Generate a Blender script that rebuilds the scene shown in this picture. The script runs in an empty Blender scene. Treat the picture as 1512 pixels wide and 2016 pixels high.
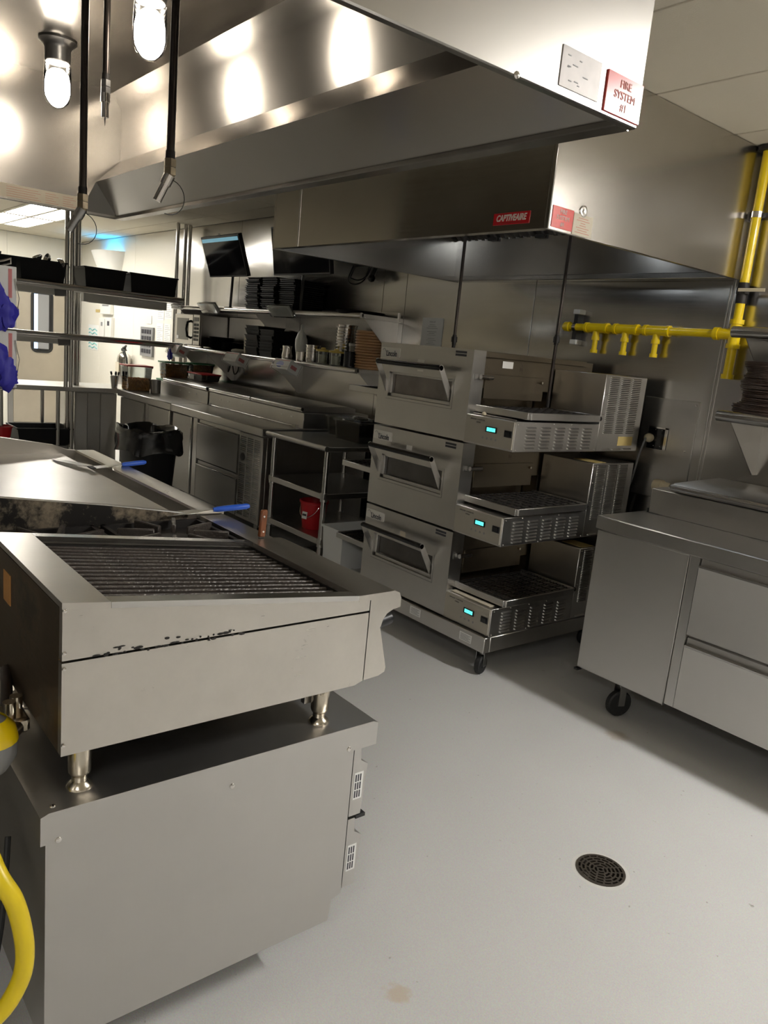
import bpy, bmesh, math, random
from mathutils import Vector, Matrix

random.seed(7)
SC = bpy.context.scene
COL = SC.collection

# ------------------------------------------------------------------ camera
yaw, pitch, roll, FPX = 0.878090036, 0.205241046, 0.0972585215, 1522.65
cy, sy = math.cos(yaw), math.sin(yaw)
fwd = Vector((-sy * math.cos(pitch), cy * math.cos(pitch), -math.sin(pitch)))
rgt = Vector((cy, sy, 0.0))
upv = rgt.cross(fwd)
r2 = rgt * math.cos(roll) + upv * math.sin(roll)
u2 = r2.cross(fwd)
cam_data = bpy.data.cameras.new('camera')
cam_data.sensor_fit = 'HORIZONTAL'
cam_data.sensor_width = 36.0
cam_data.lens = FPX / 1512.0 * 36.0
cam_data.clip_start = 0.02
cam_data.clip_end = 60
cam = bpy.data.objects.new('camera', cam_data)
COL.objects.link(cam)
cam.matrix_world = Matrix(((r2.x, u2.x, -fwd.x, 0.0), (r2.y, u2.y, -fwd.y, 0.0),
                           (r2.z, u2.z, -fwd.z, 1.56), (0, 0, 0, 1)))
SC.camera = cam

# ------------------------------------------------------------------ world, exposure
wd = bpy.data.worlds.new('world')
SC.world = wd
wd.use_nodes = True
wd.node_tree.nodes['Background'].inputs[0].default_value = (0.9, 0.95, 1.0, 1)
wd.node_tree.nodes['Background'].inputs[1].default_value = 0.0
SC.view_settings.view_transform = 'Standard'
SC.view_settings.look = 'None'
SC.view_settings.gamma = 1.0
SC.view_settings.use_curve_mapping = False
SC.view_settings.exposure = 1.2

STRIP_POWER = 165.0
TROFFER_POWER = 11.0
FAR_TROFFER_POWER = 12.0
HOOD_LAMP_POWER = 12.0

# ------------------------------------------------------------------ materials
MATS = {}


def new_mat(name):
    m = bpy.data.materials.new(name)
    m.use_nodes = True
    nt = m.node_tree
    return m, nt, nt.nodes['Principled BSDF'], nt.nodes.new, nt.links.new


def plain(name, col, rough=0.5, metal=0.0, var=0.0, vscale=8.0, bump=0.0, bscale=120.0, coat=0.0, emit=0.0, trans=0.0, alpha=1.0, spec=0.5, sss=None):
    m, nt, p, N, L = new_mat(name)
    p.inputs['Base Color'].default_value = (*col, 1)
    p.inputs['Roughness'].default_value = rough
    p.inputs['Metallic'].default_value = metal
    p.inputs['Specular IOR Level'].default_value = spec
    p.inputs['Transmission Weight'].default_value = trans
    p.inputs['Alpha'].default_value = alpha
    if coat:
        p.inputs['Coat Weight'].default_value = coat
    if emit:
        p.inputs['Emission Color'].default_value = (*col, 1)
        p.inputs['Emission Strength'].default_value = emit
    if var or bump:
        tc = N('ShaderNodeTexCoord')
    if var:
        nz = N('ShaderNodeTexNoise')
        nz.inputs['Scale'].default_value = vscale
        nz.inputs['Detail'].default_value = 5
        L(tc.outputs['Object'], nz.inputs['Vector'])
        mx = N('ShaderNodeMix')
        mx.data_type = 'RGBA'
        mx.inputs['A'].default_value = (*[c * (1 - var) for c in col], 1)
        mx.inputs['B'].default_value = (*[min(1, c * (1 + var)) for c in col], 1)
        L(nz.outputs['Fac'], mx.inputs['Factor'])
        L(mx.outputs['Result'], p.inputs['Base Color'])
    if bump:
        nb = N('ShaderNodeTexNoise')
        nb.inputs['Scale'].default_value = bscale
        nb.inputs['Detail'].default_value = 3
        L(tc.outputs['Object'], nb.inputs['Vector'])
        b = N('ShaderNodeBump')
        b.inputs['Strength'].default_value = bump
        b.inputs['Distance'].default_value = 0.004
        L(nb.outputs['Fac'], b.inputs['Height'])
        L(b.outputs['Normal'], p.inputs['Normal'])
    MATS[name] = m
    return m


def steel(name, col=(0.57, 0.555, 0.53), rough=0.3, streak=(3, 3, 160), wave=0.0, wscale=(1, 1, 1), smudge=0.12, grime=None, gscale=3.0, gthr=0.62, brush=None, aniso=0.65, bump=0.025, ramp=0.08, blot=0.10):
    """brushed stainless: streaked roughness, smudges, optional sheet waviness and grime"""
    m, nt, p, N, L = new_mat(name)
    p.inputs['Metallic'].default_value = 1.0
    if brush:
        cv = N('ShaderNodeCombineXYZ')
        for i_ in range(3):
            cv.inputs[i_].default_value = brush[i_]
        L(cv.outputs[0], p.inputs['Tangent'])
        p.inputs['Anisotropic'].default_value = aniso
    tc = N('ShaderNodeTexCoord')
    mp = N('ShaderNodeMapping')
    mp.inputs['Scale'].default_value = streak
    L(tc.outputs['Object'], mp.inputs['Vector'])
    ns = N('ShaderNodeTexNoise')
    ns.inputs['Scale'].default_value = 1.0
    ns.inputs['Detail'].default_value = 4
    L(mp.outputs['Vector'], ns.inputs['Vector'])
    nl = N('ShaderNodeTexNoise')
    nl.inputs['Scale'].default_value = 4.5
    nl.inputs['Detail'].default_value = 7
    nl.inputs['Roughness'].default_value = 0.65
    L(tc.outputs['Object'], nl.inputs['Vector'])
    # roughness
    a = N('ShaderNodeMath'); a.operation = 'MULTIPLY_ADD'
    a.inputs[1].default_value = ramp
    a.inputs[2].default_value = rough - ramp / 2
    L(ns.outputs['Fac'], a.inputs[0])
    b = N('ShaderNodeMath'); b.operation = 'MULTIPLY_ADD'
    b.inputs[1].default_value = blot
    L(nl.outputs['Fac'], b.inputs[0])
    L(a.outputs[0], b.inputs[2])
    c = N('ShaderNodeMath'); c.operation = 'SUBTRACT'
    c.inputs[1].default_value = blot / 2
    L(b.outputs[0], c.inputs[0])
    L(c.outputs[0], p.inputs['Roughness'])
    # colour
    mx = N('ShaderNodeMix'); mx.data_type = 'RGBA'
    mx.inputs['A'].default_value = (*[x * (1 - smudge) for x in col], 1)
    mx.inputs['B'].default_value = (*[min(1, x * (1 + smudge)) for x in col], 1)
    L(nl.outputs['Fac'], mx.inputs['Factor'])
    out = mx.outputs['Result']
    if grime:
        ng = N('ShaderNodeTexNoise')
        ng.inputs['Scale'].default_value = gscale
        ng.inputs['Detail'].default_value = 8
        ng.inputs['Roughness'].default_value = 0.7
        L(tc.outputs['Object'], ng.inputs['Vector'])
        rp = N('ShaderNodeValToRGB')
        rp.color_ramp.elements[0].position = gthr
        rp.color_ramp.elements[1].position = min(1.0, gthr + 0.12)
        L(ng.outputs['Fac'], rp.inputs['Fac'])
        mg = N('ShaderNodeMix'); mg.data_type = 'RGBA'
        L(rp.outputs['Color'], mg.inputs['Factor'])
        L(out, mg.inputs['A'])
        mg.inputs['B'].default_value = (*grime, 1)
        out = mg.outputs['Result']
        mm = N('ShaderNodeMath'); mm.operation = 'MULTIPLY_ADD'
        mm.inputs[1].default_value = -0.7
        mm.inputs[2].default_value = 1.0
        L(rp.outputs['Color'], mm.inputs[0])
        L(mm.outputs[0], p.inputs['Metallic'])
    L(out, p.inputs['Base Color'])
    # bump
    bp = N('ShaderNodeBump')
    bp.inputs['Strength'].default_value = bump
    bp.inputs['Distance'].default_value = 0.002
    L(ns.outputs['Fac'], bp.inputs['Height'])
    last = bp
    if wave:
        mw = N('ShaderNodeMapping')
        mw.inputs['Scale'].default_value = wscale
        L(tc.outputs['Object'], mw.inputs['Vector'])
        nw = N('ShaderNodeTexNoise')
        nw.inputs['Scale'].default_value = 1.0
        nw.inputs['Detail'].default_value = 0.0
        L(mw.outputs['Vector'], nw.inputs['Vector'])
        b2 = N('ShaderNodeBump')
        b2.inputs['Strength'].default_value = 1.0
        b2.inputs['Distance'].default_value = wave
        L(nw.outputs['Fac'], b2.inputs['Height'])
        L(bp.outputs['Normal'], b2.inputs['Normal'])
        last = b2
    L(last.outputs['Normal'], p.inputs['Normal'])
    MATS[name] = m
    return m


def emitter(name, col, strength):
    m, nt, p, N, L = new_mat(name)
    p.inputs['Base Color'].default_value = (0.8, 0.8, 0.8, 1)
    p.inputs['Emission Color'].default_value = (*col, 1)
    p.inputs['Emission Strength'].default_value = strength
    MATS[name] = m
    return m


def clear(name, tint=(0.95, 0.97, 0.97), refl=0.03, rough=0.05):
    m, nt, p, N, L = new_mat(name)
    out = nt.nodes['Material Output']
    t = N('ShaderNodeBsdfTransparent')
    t.inputs['Color'].default_value = (*tint, 1)
    g = N('ShaderNodeBsdfGlossy')
    g.inputs['Roughness'].default_value = rough
    fr = N('ShaderNodeFresnel')
    fr.inputs['IOR'].default_value = 1.45
    ad = N('ShaderNodeMath'); ad.operation = 'ADD'
    ad.inputs[1].default_value = refl
    L(fr.outputs[0], ad.inputs[0])
    mx = N('ShaderNodeMixShader')
    L(ad.outputs[0], mx.inputs[0])
    L(t.outputs[0], mx.inputs[1])
    L(g.outputs[0], mx.inputs[2])
    L(mx.outputs[0], out.inputs['Surface'])
    MATS[name] = m
    return m


steel('steel', rough=0.32)
steel('steel_side', col=(0.57, 0.555, 0.53), rough=0.40, streak=(3, 160, 3), smudge=0.06)
steel('steel_wall', col=(0.57, 0.555, 0.53), rough=0.22, streak=(4, 4, 120), wave=0.085, wscale=(0.9, 0.9, 2.6), smudge=0.10)
steel('steel_hood', col=(0.54, 0.515, 0.48), rough=0.21, ramp=0.03, brush=(0, 0.35, 1), aniso=0.6, bump=0.0, blot=0.04, streak=(420, 9, 9), wave=0.012, wscale=(1.5, 1.5, 1.5), smudge=0.06)
steel('steel_hood_end', col=(0.54, 0.515, 0.48), rough=0.27, bump=0.0, ramp=0.0, blot=0.0, streak=(5, 120, 5), wave=0.01, wscale=(1.5, 1.5, 1.5), smudge=0.07)
steel('steel_hood_end_b', col=(0.54, 0.515, 0.48), rough=0.22, bump=0.0, ramp=0.0, blot=0.0, streak=(5, 120, 5), wave=0.006, wscale=(1.5, 1.5, 1.5), smudge=0.07)
steel('steel_hood_front', col=(0.54, 0.515, 0.48), rough=0.17, streak=(5, 5, 90), wave=0.012, wscale=(2.2, 1, 1), smudge=0.06)
steel('steel_bright', col=(0.57, 0.555, 0.53), rough=0.22)
steel('steel_dark', col=(0.34, 0.335, 0.325), rough=0.34)
steel('steel_oven', col=(0.57, 0.555, 0.53), rough=0.30, bump=0.0, ramp=0.02, blot=0.05, streak=(3, 3, 150), smudge=0.10)
steel('steel_grimy', col=(0.22, 0.185, 0.135), rough=0.36, grime=(0.05, 0.03, 0.015), gscale=7, gthr=0.60)
steel('steel_broiler', col=(0.59, 0.56, 0.51), rough=0.29, bump=0.004, ramp=0.03, blot=0.08, streak=(3, 3, 150), smudge=0.20, grime=(0.10, 0.07, 0.045), gscale=13, gthr=0.69)
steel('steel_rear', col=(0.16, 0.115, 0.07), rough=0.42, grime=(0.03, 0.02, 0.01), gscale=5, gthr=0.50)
steel('griddle_plate', col=(0.58, 0.55, 0.51), rough=0.34, streak=(14, 14, 14), smudge=0.16, grime=(0.16, 0.11, 0.07), gscale=2.2, gthr=0.66)
steel('griddle_side', col=(0.40, 0.33, 0.24), rough=0.5, grime=(0.012, 0.01, 0.008), gscale=5, gthr=0.40)
steel('chrome', col=(0.75, 0.72, 0.68), rough=0.14, smudge=0.05)
steel('chrome_grimy', col=(0.62, 0.56, 0.46), rough=0.2, grime=(0.06, 0.045, 0.015), gscale=16, gthr=0.60)
plain('iron', (0.020, 0.017, 0.015), 0.55, 0.3, var=0.4, vscale=20)
plain('grate', (0.055, 0.045, 0.038), 0.34, 0.2, var=0.8, vscale=9, bump=0.6, bscale=110)
plain('black_pipe', (0.06, 0.05, 0.045), 0.3, 0.85, var=0.3, vscale=30)
plain('drain_iron', (0.10, 0.085, 0.07), 0.45, 0.6, var=0.5, vscale=60)
plain('collar_white', (0.62, 0.605, 0.57), 0.42)
plain('brass', (0.30, 0.25, 0.17), 0.35, 0.9, var=0.3, vscale=60)
plain('black_plastic', (0.014, 0.014, 0.015), 0.38)
plain('black_gloss', (0.006, 0.006, 0.007), 0.12)
plain('bin_black', (0.008, 0.008, 0.009), 0.5, var=0.2, vscale=5, spec=0.3)
plain('trash_bag', (0.008, 0.008, 0.009), 0.16, bump=0.0)
plain('rubber', (0.012, 0.012, 0.012), 0.6)
plain('wheel_grey', (0.22, 0.22, 0.22), 0.4)
plain('yellow_paint', (0.86, 0.62, 0.004), 0.28, var=0.12, vscale=14, coat=0.3)
plain('yellow_hose', (0.74, 0.56, 0.01), 0.35, var=0.08, vscale=30)
plain('red_plastic', (0.55, 0.012, 0.02), 0.3)
plain('red_sign', (0.62, 0.05, 0.04), 0.22, coat=0.5)
plain('cream_sign', (0.62, 0.56, 0.44), 0.45)
plain('grey_sign', (0.45, 0.42, 0.40), 0.5, 0.3, var=0.15, vscale=30)
plain('sign_text', (0.78, 0.72, 0.66), 0.5)
plain('sign_text_red', (0.55, 0.20, 0.15), 0.5)
plain('white_plastic', (0.72, 0.71, 0.67), 0.4)
plain('white_paint', (0.70, 0.69, 0.63), 0.45)
plain('paper', (0.80, 0.80, 0.78), 0.7)
plain('ink', (0.05, 0.05, 0.06), 0.6)
plain('grey_ink', (0.28, 0.28, 0.28), 0.6)
plain('pink_ink', (0.62, 0.22, 0.22), 0.6)
plain('teal_ink', (0.22, 0.55, 0.55), 0.6)
plain('navy_ink', (0.03, 0.05, 0.35), 0.5)
plain('glove_blue', (0.035, 0.03, 0.42), 0.5, var=0.2, vscale=10)
plain('handle_blue', (0.02, 0.10, 0.55), 0.35)
plain('wood', (0.20, 0.065, 0.022), 0.45, var=0.45, vscale=18)
plain('pan_tan', (0.58, 0.34, 0.17), 0.5, var=0.2, vscale=12)
plain('pan_black', (0.007, 0.007, 0.008), 0.5, spec=0.25)
plain('screen_mesh', (0.20, 0.15, 0.13), 0.38, 0.8, var=0.3, vscale=40)
plain('tub_white', (0.72, 0.74, 0.72), 0.4)
plain('tub_translucent', (0.93, 0.94, 0.93), 0.4, alpha=0.82)
plain('liquid_teal', (0.55, 0.70, 0.70), 0.3)
plain('dry_mix', (0.62, 0.34, 0.12), 0.7, var=0.6, vscale=45)
plain('dry_mix_dark', (0.45, 0.23, 0.08), 0.7, var=0.6, vscale=45)
plain('lid_green', (0.02, 0.20, 0.06), 0.4)
plain('lid_red', (0.62, 0.02, 0.03), 0.35)
plain('lid_yellow', (0.70, 0.52, 0.10), 0.4)
plain('jar_food', (0.62, 0.58, 0.42), 0.5)
plain('ivory', (0.62, 0.54, 0.38), 0.4)
plain('sticker_yellow', (0.55, 0.42, 0.16), 0.5)
plain('sticker_orange', (0.42, 0.20, 0.05), 0.5)
plain('badge', (0.78, 0.76, 0.71), 0.4)
plain('panel_grey', (0.42, 0.39, 0.33), 0.38, 0.3)
plain('glass_dark', (0.05, 0.042, 0.034), 0.12, var=0.6, vscale=9, coat=0.6)
plain('glass_cloudy', (0.18, 0.15, 0.12), 0.2, var=0.6, vscale=9, coat=0.5)
plain('screen_off', (0.008, 0.008, 0.010), 0.1)
emitter('screen_teal', (0.03, 0.20, 0.28), 0.45)
emitter('lcd', (0.02, 0.62, 0.52), 1.1)
plain('ceiling_tile', (0.60, 0.55, 0.44), 0.85, bump=0.25, bscale=160)
plain('grid_white', (0.60, 0.55, 0.45), 0.6)
plain('frp', (0.80, 0.77, 0.68), 0.3, bump=0.25, bscale=45)
plain('door_steel', (0.52, 0.47, 0.39), 0.32, 0.75, var=0.10, vscale=5)
plain('room_paint', (0.60, 0.58, 0.54), 0.6)
emitter('window_daylight', (0.25, 0.55, 1.0), 1.2)
emitter('troffer', (1.0, 0.975, 0.94), TROFFER_POWER)
emitter('strip_lamp', (1.0, 0.985, 0.96), STRIP_POWER)
emitter('troffer_far', (1.0, 0.96, 0.88), FAR_TROFFER_POWER)
emitter('lamp_warm', (1.0, 0.89, 0.74), HOOD_LAMP_POWER)
emitter('lamp_hood_small', (0.85, 0.93, 1.0), HOOD_LAMP_POWER)
emitter('lamp_blue', (0.05, 0.45, 1.0), 30.0)
clear('clear_plastic')
clear('clear_glass', (0.98, 0.98, 0.98), 0.06, 0.02)


def floor_material():
    m, nt, p, N, L = new_mat('floor_epoxy')
    tc = N('ShaderNodeTexCoord')
    n1 = N('ShaderNodeTexNoise'); n1.inputs['Scale'].default_value = 2.2; n1.inputs['Detail'].default_value = 6
    n2 = N('ShaderNodeTexNoise'); n2.inputs['Scale'].default_value = 260; n2.inputs['Detail'].default_value = 2
    n3 = N('ShaderNodeTexNoise'); n3.inputs['Scale'].default_value = 38; n3.inputs['Detail'].default_value = 4
    for n in (n1, n2, n3):
        L(tc.outputs['Object'], n.inputs['Vector'])
    mx = N('ShaderNodeMix'); mx.data_type = 'RGBA'
    mx.inputs['A'].default_value = (0.66, 0.655, 0.64, 1)
    mx.inputs['B'].default_value = (0.74, 0.735, 0.715, 1)
    L(n1.outputs['Fac'], mx.inputs['Factor'])
    m2 = N('ShaderNodeMix'); m2.data_type = 'RGBA'; m2.blend_type = 'MULTIPLY'
    m2.inputs['Factor'].default_value = 0.35
    L(mx.outputs['Result'], m2.inputs['A'])
    L(n2.outputs['Color'], m2.inputs['B'])
    rp = N('ShaderNodeValToRGB')
    rp.color_ramp.elements[0].position = 0.24
    rp.color_ramp.elements[0].color = (0.55, 0.52, 0.48, 1)
    rp.color_ramp.elements[1].position = 0.29
    L(n3.outputs['Fac'], rp.inputs['Fac'])
    m3 = N('ShaderNodeMix'); m3.data_type = 'RGBA'; m3.blend_type = 'MULTIPLY'
    m3.inputs['Factor'].default_value = 1.0
    L(m2.outputs['Result'], m3.inputs['A'])
    L(rp.outputs['Color'], m3.inputs['B'])
    out = m3.outputs['Result']
    # two brown spills, each with a shape of its own
    for (x, y, r, c) in ((-1.17, 1.165, 0.035, (0.50, 0.36, 0.20)), (-1.72, 2.88, 0.06, (0.36, 0.27, 0.18))):
        vd = N('ShaderNodeVectorMath'); vd.operation = 'DISTANCE'
        nw = N('ShaderNodeTexNoise'); nw.inputs['Scale'].default_value = 30
        L(tc.outputs['Object'], nw.inputs['Vector'])
        ad = N('ShaderNodeMix'); ad.data_type = 'VECTOR'; ad.inputs['Factor'].default_value = 0.06
        L(tc.outputs['Object'], ad.inputs['A'])
        L(nw.outputs['Color'], ad.inputs['B'])
        L(ad.outputs['Result'], vd.inputs[0])
        vd.inputs[1].default_value = (x * 0.94 + 0.03, y * 0.94 + 0.03, 0.03)
        rr = N('ShaderNodeMapRange')
        rr.inputs['From Min'].default_value = r
        rr.inputs['From Max'].default_value = r * 0.5
        rr.inputs['To Max'].default_value = 0.45
        L(vd.outputs['Value'], rr.inputs['Value'])
        ms = N('ShaderNodeMix'); ms.data_type = 'RGBA'
        L(rr.outputs[0], ms.inputs['Factor'])
        L(out, ms.inputs['A'])
        ms.inputs['B'].default_value = (*c, 1)
        out = ms.outputs['Result']
    L(out, p.inputs['Base Color'])
    p.inputs['Roughness'].default_value = 0.42
    b = N('ShaderNodeBump'); b.inputs['Strength'].default_value = 0.25; b.inputs['Distance'].default_value = 0.002
    L(n2.outputs['Fac'], b.inputs['Height'])
    L(b.outputs['Normal'], p.inputs['Normal'])
    MATS['floor_epoxy'] = m


floor_material()


# ------------------------------------------------------------------ mesh builder
class B:
    def __init__(self):
        self.bm = bmesh.new()

    def box(self, x0, y0, z0, x1, y1, z1, bev=0.0):
        x0, x1 = sorted((x0, x1)); y0, y1 = sorted((y0, y1)); z0, z1 = sorted((z0, z1))
        m = Matrix.Translation(((x0 + x1) / 2, (y0 + y1) / 2, (z0 + z1) / 2)) @ Matrix.Diagonal((x1 - x0, y1 - y0, z1 - z0, 1))
        return self.obox(m, bev)

    def obox(self, m, bev=0.0):
        r = bmesh.ops.create_cube(self.bm, size=1.0, matrix=m)
        if bev:
            es = list({e for v in r['verts'] for e in v.link_edges})
            bmesh.ops.bevel(self.bm, geom=es, offset=bev, segments=1, affect='EDGES', profile=0.5)
        return self

    def rbox(self, c, s, rx=0, ry=0, rz=0, bev=0.0):
        m = Matrix.Translation(c) @ Matrix.Rotation(rz, 4, 'Z') @ Matrix.Rotation(ry, 4, 'Y') @ Matrix.Rotation(rx, 4, 'X') @ Matrix.Diagonal((*s, 1))
        return self.obox(m, bev)

    def prism(self, pts, axis, a, b):
        def P(p, t):
            return ((t, p[0], p[1]), (p[0], t, p[1]), (p[0], p[1], t))[axis]
        va = [self.bm.verts.new(P(p, a)) for p in pts]
        vb = [self.bm.verts.new(P(p, b)) for p in pts]
        n = len(pts)
        fa = self.bm.faces.new(va)
        fb = self.bm.faces.new(list(reversed(vb)))
        for i in range(n):
            self.bm.faces.new((va[i], vb[i], vb[(i + 1) % n], va[(i + 1) % n]))
        return self

    def cyl(self, p0, p1, r, n=14, r2=None, cap=True):
        p0, p1 = Vector(p0), Vector(p1)
        d = (p1 - p0).normalized()
        a = d.orthogonal().normalized()
        b = d.cross(a)
        r2 = r if r2 is None else r2
        A = [self.bm.verts.new(p0 + (a * math.cos(t) + b * math.sin(t)) * r) for t in [2 * math.pi * i / n for i in range(n)]]
        C = [self.bm.verts.new(p1 + (a * math.cos(t) + b * math.sin(t)) * r2) for t in [2 * math.pi * i / n for i in range(n)]]
        for i in range(n):
            self.bm.faces.new((A[i], A[(i + 1) % n], C[(i + 1) % n], C[i]))
        if cap:
            self.bm.faces.new(list(reversed(A)))
            self.bm.faces.new(C)
        return self

    def tube(self, pts, r, n=8, closed=False, smooth=0):
        pts = [Vector(p) for p in pts]
        if smooth:
            q = [pts[0]] + pts + [pts[-1]]
            out = []
            for i in range(1, len(q) - 2):
                for k in range(smooth):
                    t = k / smooth
                    a, b, c, d = q[i - 1], q[i], q[i + 1], q[i + 2]
                    out.append(0.5 * ((2 * b) + (c - a) * t + (2 * a - 5 * b + 4 * c - d) * t * t + (3 * b - a - 3 * c + d) * t ** 3))
            pts = out + [pts[-1]]
        k = len(pts)
        rings = []
        prev = None
        for i in range(k):
            if closed:
                d = pts[(i + 1) % k] - pts[i - 1]
            else:
                d = pts[min(i + 1, k - 1)] - pts[max(i - 1, 0)]
            d.normalize()
            if prev is None:
                a = d.orthogonal().normalized()
            else:
                a = (prev - d * prev.dot(d)).normalized()
            prev = a
            b = d.cross(a)
            rad = r[i] if isinstance(r, (list, tuple)) else r
            rings.append([self.bm.verts.new(pts[i] + (a * math.cos(2 * math.pi * j / n) + b * math.sin(2 * math.pi * j / n)) * rad) for j in range(n)])
        for i in range(k if closed else k - 1):
            A, C = rings[i], rings[(i + 1) % k]
            for j in range(n):
                self.bm.faces.new((A[j], A[(j + 1) % n], C[(j + 1) % n], C[j]))
        if not closed:
            self.bm.faces.new(list(reversed(rings[0])))
            self.bm.faces.new(rings[-1])
        return self

    def lathe(self, prof, c, n=24, axis=2, sx=1.0, sy=1.0):
        c = Vector(c)
        rings = []
        for (r, h) in prof:
            if r < 1e-6:
                o = [(h, 0, 0), (0, h, 0), (0, 0, h)][axis]
                rings.append([self.bm.verts.new(c + Vector(o))])
            else:
                ring = []
                for j in range(n):
                    u, v = r * math.cos(2 * math.pi * j / n) * sx, r * math.sin(2 * math.pi * j / n) * sy
                    o = [(h, u, v), (v, h, u), (u, v, h)][axis]
                    ring.append(self.bm.verts.new(c + Vector(o)))
                rings.append(ring)
        for A, C in zip(rings, rings[1:]):
            for j in range(n):
                j2 = (j + 1) % n
                if len(A) == 1 and len(C) == 1:
                    continue
                if len(A) == 1:
                    self.bm.faces.new((A[0], C[j], C[j2]))
                elif len(C) == 1:
                    self.bm.faces.new((A[j], A[j2], C[0]))
                else:
                    self.bm.faces.new((A[j], A[j2], C[j2], C[j]))
        return self

    def loft(self, loops, cap0=True, cap1=True):
        """closed loops of equal length joined in order"""
        vs = [[self.bm.verts.new(p) for p in lp] for lp in loops]
        n = len(vs[0])
        for A, C in zip(vs, vs[1:]):
            for j in range(n):
                self.bm.faces.new((A[j], A[(j + 1) % n], C[(j + 1) % n], C[j]))
        if cap0:
            self.bm.faces.new(list(reversed(vs[0])))
        if cap1:
            self.bm.faces.new(vs[-1])
        return self

    def quad(self, a, b, c, d):
        self.bm.faces.new([self.bm.verts.new(p) for p in (a, b, c, d)])
        return self

    def xf(self, m):
        bmesh.ops.transform(self.bm, matrix=m, verts=self.bm.verts)
        return self

    def jitter(self, amt, seed=0):
        rnd = random.Random(seed)
        for v in self.bm.verts:
            v.co += Vector((rnd.uniform(-1, 1), rnd.uniform(-1, 1), rnd.uniform(-1, 1))) * amt
        return self

    def mesh(self, name, mat, origin=(0, 0, 0), smooth=True):
        bmesh.ops.translate(self.bm, verts=self.bm.verts, vec=-Vector(origin))
        bmesh.ops.recalc_face_normals(self.bm, faces=self.bm.faces)
        me = bpy.data.meshes.new(name)
        self.bm.to_mesh(me)
        self.bm.free()
        if smooth:
            me.shade_smooth()
            me.set_sharp_from_angle(angle=math.radians(38))
        me.materials.append(MATS[mat] if isinstance(mat, str) else mat)
        return me


ORIG = {}


def thing(name, label, cat, loc, group=None):
    o = bpy.data.objects.new(name, None)
    o.empty_display_size = 0.1
    COL.objects.link(o)
    o.location = loc
    o['label'] = label
    o['category'] = cat
    if group:
        o['group'] = group
    ORIG[o.name] = Vector(loc)
    return o


def part(b, name, mat, parent, label=None, kind=None):
    org = ORIG[parent.name]
    o = bpy.data.objects.new(name, b.mesh(name, mat, org))
    COL.objects.link(o)
    o.parent = parent
    ORIG[o.name] = org
    if label:
        o['label'] = label
    if kind:
        o['kind'] = kind
    return o


def inst(me, name, parent, world, mat4=None):
    """a piece that shares mesh data with its siblings"""
    o = bpy.data.objects.new(name, me)
    COL.objects.link(o)
    o.parent = parent
    o.location = Vector(world) - ORIG[parent.name]
    ORIG[o.name] = Vector(world)
    return o


def solo(b, name, mat, label, cat, group=None, kind=None):
    vs = [v.co for v in b.bm.verts]
    lo = Vector((min(v.x for v in vs), min(v.y for v in vs), min(v.z for v in vs)))
    hi = Vector((max(v.x for v in vs), max(v.y for v in vs), max(v.z for v in vs)))
    org = Vector(((lo.x + hi.x) / 2, (lo.y + hi.y) / 2, lo.z))
    o = bpy.data.objects.new(name, b.mesh(name, mat, org))
    COL.objects.link(o)
    o.location = org
    ORIG[o.name] = org
    o['label'] = label
    o['category'] = cat
    if group:
        o['group'] = group
    if kind:
        o['kind'] = kind
    return o


def struct(b, name, mat):
    o = bpy.data.objects.new(name, b.mesh(name, mat))
    COL.objects.link(o)
    o['kind'] = 'structure'
    ORIG[o.name] = Vector((0, 0, 0))
    return o


def dup(root, loc, label=None, group=None, rotz=None):
    r = root.copy()
    COL.objects.link(r)
    r.location = loc
    if rotz is not None:
        r.rotation_euler = (0, 0, rotz)
    if label:
        r['label'] = label
    if group:
        r['group'] = group
    ORIG[r.name] = Vector(loc)
    for ch in list(root.children):
        c = ch.copy()
        COL.objects.link(c)
        c.parent = r
        for g in list(ch.children):
            d = g.copy()
            COL.objects.link(d)
            d.parent = c
    return r


def text(body, size, pos, right, up, mat, parent, name='lettering', depth=0.0006, align='CENTER', shear=0.0, bold=0.0, xs=1.0):
    cu = bpy.data.curves.new('lettering', 'FONT')
    cu.body = body
    cu.size = size
    cu.extrude = depth
    cu.align_x = align
    cu.align_y = 'CENTER'
    cu.shear = shear
    cu.offset = bold
    cu.space_line = 1.0
    cu.resolution_u = 3
    tmp = bpy.data.objects.new('lettering', cu)
    me = bpy.data.meshes.new_from_object(tmp)
    bpy.data.objects.remove(tmp)
    bpy.data.curves.remove(cu)
    right = Vector(right).normalized(); up = Vector(up).normalized()
    nrm = right.cross(up)
    org = ORIG[parent.name]
    p = Vector(pos) - org
    M = Matrix(((right.x * xs, up.x, nrm.x, p.x), (right.y * xs, up.y, nrm.y, p.y), (right.z * xs, up.z, nrm.z, p.z), (0, 0, 0, 1)))
    me.transform(M)
    me.materials.clear()
    me.materials.append(MATS[mat])
    o = bpy.data.objects.new(name, me)
    COL.objects.link(o)
    o.parent = parent
    ORIG[o.name] = org
    return o


PX, NX, PY, NY, UP = (1, 0, 0), (-1, 0, 0), (0, 1, 0), (0, -1, 0), (0, 0, 1)

# ================================================================== THE SETTING
CEIL = 2.69
WALLY = 3.90

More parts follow.
